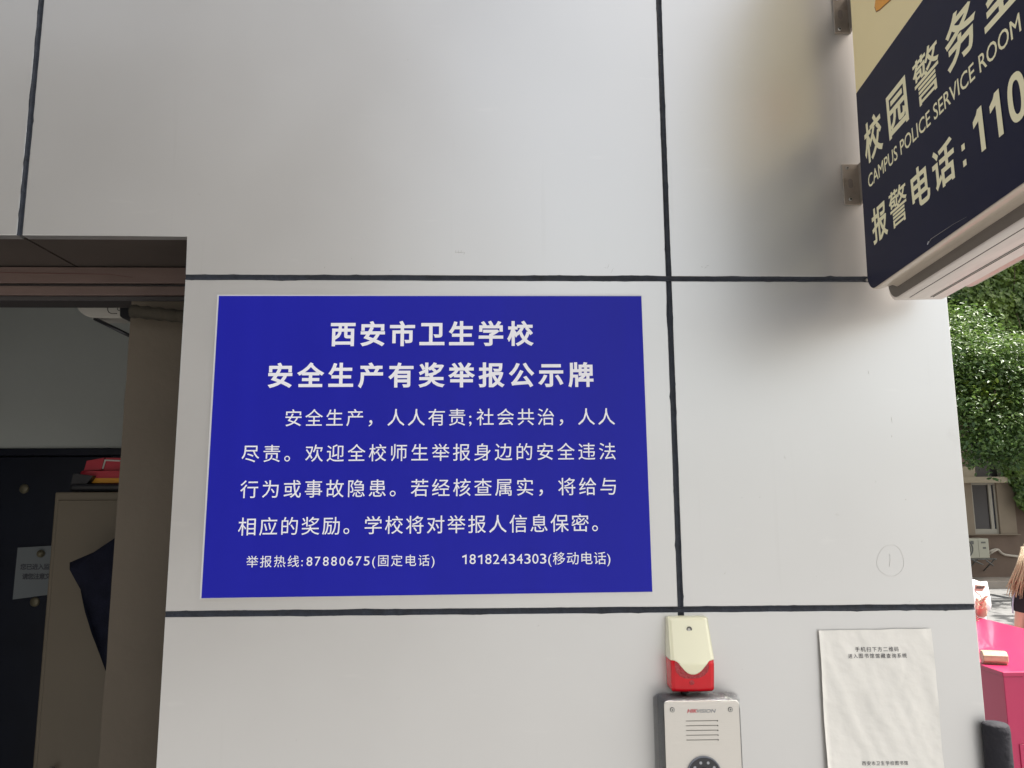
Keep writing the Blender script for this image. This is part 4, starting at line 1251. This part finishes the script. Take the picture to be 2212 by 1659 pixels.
def person(label, pos, face, arms, tee, low, hairm, hgt=1.62, tee_len=.0, hx=0.0):
    """pos: ground point; face: heading angle (0 looks to -y); arms: dict side -> (elbow, wrist) offsets in body axes (x right hand side of viewer, y back, z up, metres)"""
    t = thing('person', label, 'person', pos)
    k = hgt / 1.62
    ca_, sa_ = math.cos(face), math.sin(face)
    def W(x, y, z):
        x += hx * max(0, z - 1.30) / .2
        return Vector((pos[0] + (x * ca_ - y * sa_) * k, pos[1] + (x * sa_ + y * ca_) * k, pos[2] + z * k))
    v = []; e = []; r = []
    def add(p, rad, par=None):
        v.append(W(*p)); r.append(rad * k if not isinstance(rad, tuple) else (rad[0] * k, rad[1] * k))
        if par is not None: e.append((par, len(v) - 1))
        return len(v) - 1
    pel = add((0, 0, .86), (.135, .10))
    wa_ = add((0, -.005, 1.02), (.115, .085), pel)
    ch = add((0, -.01, 1.20), (.135, .09), wa_)
    sh_ = add((0, .005, 1.30), (.11, .075), ch)
    nk = add((0, 0, 1.38), .047, sh_)
    hd0 = add((0, -.012, 1.44), (.066, .07), nk)
    hd1 = add((0, -.012, 1.51), (.078, .092), hd0)
    hd2 = add((0, -.005, 1.575), (.060, .07), hd1)
    for s in (-1, 1):
        sho = add((s * .15, .005, 1.295), .052, sh_)
        el, wr_ = arms[s]
        elb = add(el, .038, sho); wri = add(wr_, .026, elb)
        dx = Vector(wr_) - Vector(el); dx.normalize()
        pal = add(tuple(Vector(wr_) + dx * .055), (.031, .016), wri)
        side = dx.cross(Vector((0, -1, 0.2))).normalized()
        for f_ in range(4):
            b0 = Vector(wr_) + dx * .080 + side * (f_ - 1.5) * .0165
            L = (.058, .066, .062, .048)[f_]
            k0 = add(tuple(b0), .0072, pal); k1 = add(tuple(b0 + dx * L * .5 + Vector((0, -.016, 0))), .0068, k0)
            add(tuple(b0 + dx * L * .75 + Vector((0, -.040, 0))), .0055, k1)
        th0 = add(tuple(Vector(wr_) + dx * .04 - side * .026), .009, wri)
        add(tuple(Vector(wr_) + dx * .075 - side * .036 + Vector((0, -.026, 0))), .007, th0)
        hip = add((s * .085, 0, .80), .085, pel)
        kn = add((s * .09, -.01, .46), .052, hip)
        an = add((s * .09, .01, .08), .034, kn)
        add((s * .10, -.10, .035), (.038, .028), an)
    body = link('body', skin_mesh(v, e, r), M['skin'], t)
    # face
    for s in (-1, 1):
        bm = bmesh.new(); bmesh.ops.create_uvsphere(bm, u_segments=10, v_segments=8, radius=.011 * k, matrix=Matrix.Translation(W(s * .030, -.094, 1.515))); from_bm('eye', bm, M['eye'], t, True)
        bm = bmesh.new(); bmesh.ops.create_uvsphere(bm, u_segments=10, v_segments=8, radius=.022 * k, matrix=Matrix.Translation(W(s * .078, -.005, 1.50))); from_bm('ear', bm, M['skin'], t, True)
        bm = bmesh.new(); bmesh.ops.create_cube(bm, size=1, matrix=Matrix.Translation(W(s * .10, -.06, .035)) @ Matrix.Rotation(face, 4, 'Z') @ Matrix.Diagonal((.085 * k, .24 * k, .07 * k, 1)))
        bmesh.ops.bevel(bm, geom=list(bm.edges), offset=.025 * k, segments=3, affect='EDGES'); from_bm('shoe', bm, M['shoe'], t, True)
    bm = bmesh.new(); bmesh.ops.create_cone(bm, segments=8, radius1=.014 * k, radius2=.004 * k, depth=.05 * k, cap_ends=True, matrix=Matrix.Translation(W(0, -.104, 1.49))); from_bm('nose', bm, M['skin'], t, True)
    bm = bmesh.new(); bmesh.ops.create_uvsphere(bm, u_segments=12, v_segments=8, radius=.018 * k, matrix=Matrix.Translation(W(0, -.092, 1.452)) @ Matrix.Diagonal((1.2, .4, .35, 1))); from_bm('mouth', bm, mat('lip', (.45, .15, .13), .4), t, True)
    # shirt
    v = []; e = []; r = []
    h0 = add((0, 0, .80 - tee_len), (.175, .135)); h1 = add((0, 0, .95), (.165, .125), h0); h2 = add((0, -.005, 1.15), (.165, .118), h1); h3 = add((0, .0, 1.285), (.135, .10), h2); h4 = add((0, 0, 1.345), (.07, .06), h3)
    for s in (-1, 1):
        el = Vector(arms[s][0]); so_ = Vector((s * .15, .005, 1.295))
        a1_ = add(tuple(so_), .075, h3); add(tuple(so_.lerp(el, .5)), .070, a1_); add(tuple(so_.lerp(el, .84)), .070, len(v) - 1)
    link('shirt', skin_mesh(v, e, r, 2), M[tee], t)
    # lower garment
    v = []; e = []; r = []
    p0 = add((0, 0, .90), (.150, .115)); p1 = add((0, 0, .78), (.155, .12), p0)
    for s in (-1, 1):
        a1_ = add((s * .09, 0, .68), .10, p1); a2_ = add((s * .095, -.005, .48), .078, a1_)
        if low == 'jeans': add((s * .095, .005, .10), .065, a2_)
    link('trousers' if low == 'jeans' else 'shorts', skin_mesh(v, e, r), M[low], t)
    return t, W

# first person: white tee, half hidden by the wall, phone held up
PY1 = 4.15
pc1 = at(2078, 1300, PY1)
hand = at(*c7(545, 1490), PY1 - .26)
def loc1(p): return ((p.x - pc1.x) / (1.60 / 1.62), (p.y - PY1) / (1.60 / 1.62), p.z / (1.60 / 1.62))
el1 = loc1(at(*c7(556, 1668), PY1 - .13)); wr1 = loc1(at(*c7(560, 1580), PY1 - .24))
p1, W1 = person('person in a white t-shirt holding up a phone behind the wall corner', (pc1.x, PY1, 0), 0.0,
                {1: (el1, wr1), -1: ((-.20, 0, 1.03), (-.15, -.20, 1.10))}, 'tee_white', 'jeans', 'hair_dark', 1.60, hx=-.07)
bm = bmesh.new(); bmesh.ops.create_uvsphere(bm, u_segments=24, v_segments=16, radius=.1, matrix=Matrix.Translation(W1(0, .012, 1.535)) @ Matrix.Diagonal((.98, 1.05, 1.05, 1)))
for f in [f for f in bm.faces if (f.calc_center_median() - W1(0, -.10, 1.49)).length < .085]: bm.faces.remove(f)
from_bm('hair', bm, M['hair_dark'], p1, True)
tube('hair_lock', [W1(0, .09, 1.55), W1(0, .13, 1.45), W1(0, .12, 1.30), W1(0, .13, 1.22)], [.05, .055, .045, .015], M['hair_dark'], p1, n=12)
# second person: back to the camera, long light hair, black tee with grey stripes
PY2 = 4.25
pc2 = at(2264, 1300, PY2)
p2, W2 = person('person with long light brown hair in a black t-shirt with a grey sleeve stripe', (pc2.x, PY2, 0), PI - .3,
                {1: ((.205, .02, 1.04), (.215, -.06, .82)), -1: ((-.205, .02, 1.04), (-.215, -.06, .82))}, 'tee_black', 'skirt', 'hair_blond', 1.60, hx=.03)
bm = bmesh.new(); bmesh.ops.create_uvsphere(bm, u_segments=24, v_segments=16, radius=.1, matrix=Matrix.Translation(W2(0, .012, 1.535)) @ Matrix.Diagonal((1.0, 1.08, 1.08, 1)))
for f in [f for f in bm.faces if (f.calc_center_median() - W2(0, -.10, 1.49)).length < .085]: bm.faces.remove(f)
from_bm('hair', bm, M['hair_blond'], p2, True)
rr_ = random.Random(4)
bm = bmesh.new()
for i in range(300):
    u = rr_.uniform(-.9, 1.45); side = u * .105
    zend = 1.255 + rr_.uniform(-.05, .07)
    out = rr_.uniform(.9, 1.25)
    dy = rr_.uniform(-.03, .03)
    a = W2(side * .8, .085 + dy, 1.58)
    b_ = W2(side * 1.12 * out, .118 + dy, 1.44)
    c_ = W2(side * 1.45 * out, .128 + dy, 1.35)
    d_ = W2(side * 1.70 * out + rr_.uniform(-.012, .012), .128 + dy, zend)
    bm_tube(bm, [a, b_, c_, d_], [.006, .008, .007, .0015], 5)
from_bm('hair_strands', bm, M['hair_blond'], p2, True)
# grey stripe down both sleeves
for s in (-1, 1):
    tube('sleeve_stripe', [W2(s * .205, .03, 1.30), W2(s * .232, .035, 1.22), W2(s * .247, .04, 1.15), W2(s * .252, .045, 1.09)], [.005, .006, .006, .005], M['stripe'], p2, n=8)

# phone in the first person's hand with its bead strap
ph = thing('phone', 'beige cased phone held up by the person in white', 'phone', tuple(at(*c7(545, 1410), PY1 - .30)))
PHY = PY1 - .33
pcorn = [at(*c7(*p), PHY) for p in ((492, 1440), (500, 1385), (598, 1392), (560, 1448))]
prism('case', [(p.x, p.z) for p in pcorn], PHY - .004, PHY + .006, M['phone'], ph, bev=.002)
q_ = [at(*c7(*p), PHY) for p in ((500, 1420), (505, 1395), (552, 1397), (545, 1422))]
prism('camera_island', [(p.x, p.z) for p in q_], PHY - .007, PHY - .0045, M['phone_dark'], ph, bev=.0008)
for q in ((560, 1415), (572, 1405)):
    disc('ring', at(*c7(*q), PHY - .006), .006, .002, M['phone_dark'], ph)
tube('strap', [at(*c7(*p), PHY + .0) for p in ((495, 1445), (540, 1480), (572, 1540), (575, 1580), (560, 1605), (545, 1600))], .0035, M['strap'], ph, n=6)
bm = bmesh.new()
for k in range(7):
    p_ = at(*c7(515 + 6 * math.sin(k * 2), 1520 + k * 13), PHY - .005)
    bmesh.ops.create_uvsphere(bm, u_segments=8, v_segments=6, radius=.010, matrix=Matrix.Translation(p_))
from_bm('charm', bm, M['strap'], ph, True)

# ================================================================== BEHIND THE CAMERA: block and tree added to darken reflections in the metal
ob = thing('reflection_block', 'unseen grey block added to darken the left of the reflections', 'building', (-9, -10, 0))
box('wall', -24, -.5, -12, -8.5, 0, 10.5, M['opp'], ob)
for i in range(9):
    for j in range(3):
        box('window', -23 + i * 2.2, -21.6 + i * 2.2, -8.497, -8.47, 1.1 + j * 3, 2.8 + j * 3, M['glass_dark'], ob)
far_tree(-9.5, -6.2, 4.2, 1.9, 31, 'unseen tree added in front of the reflected block')
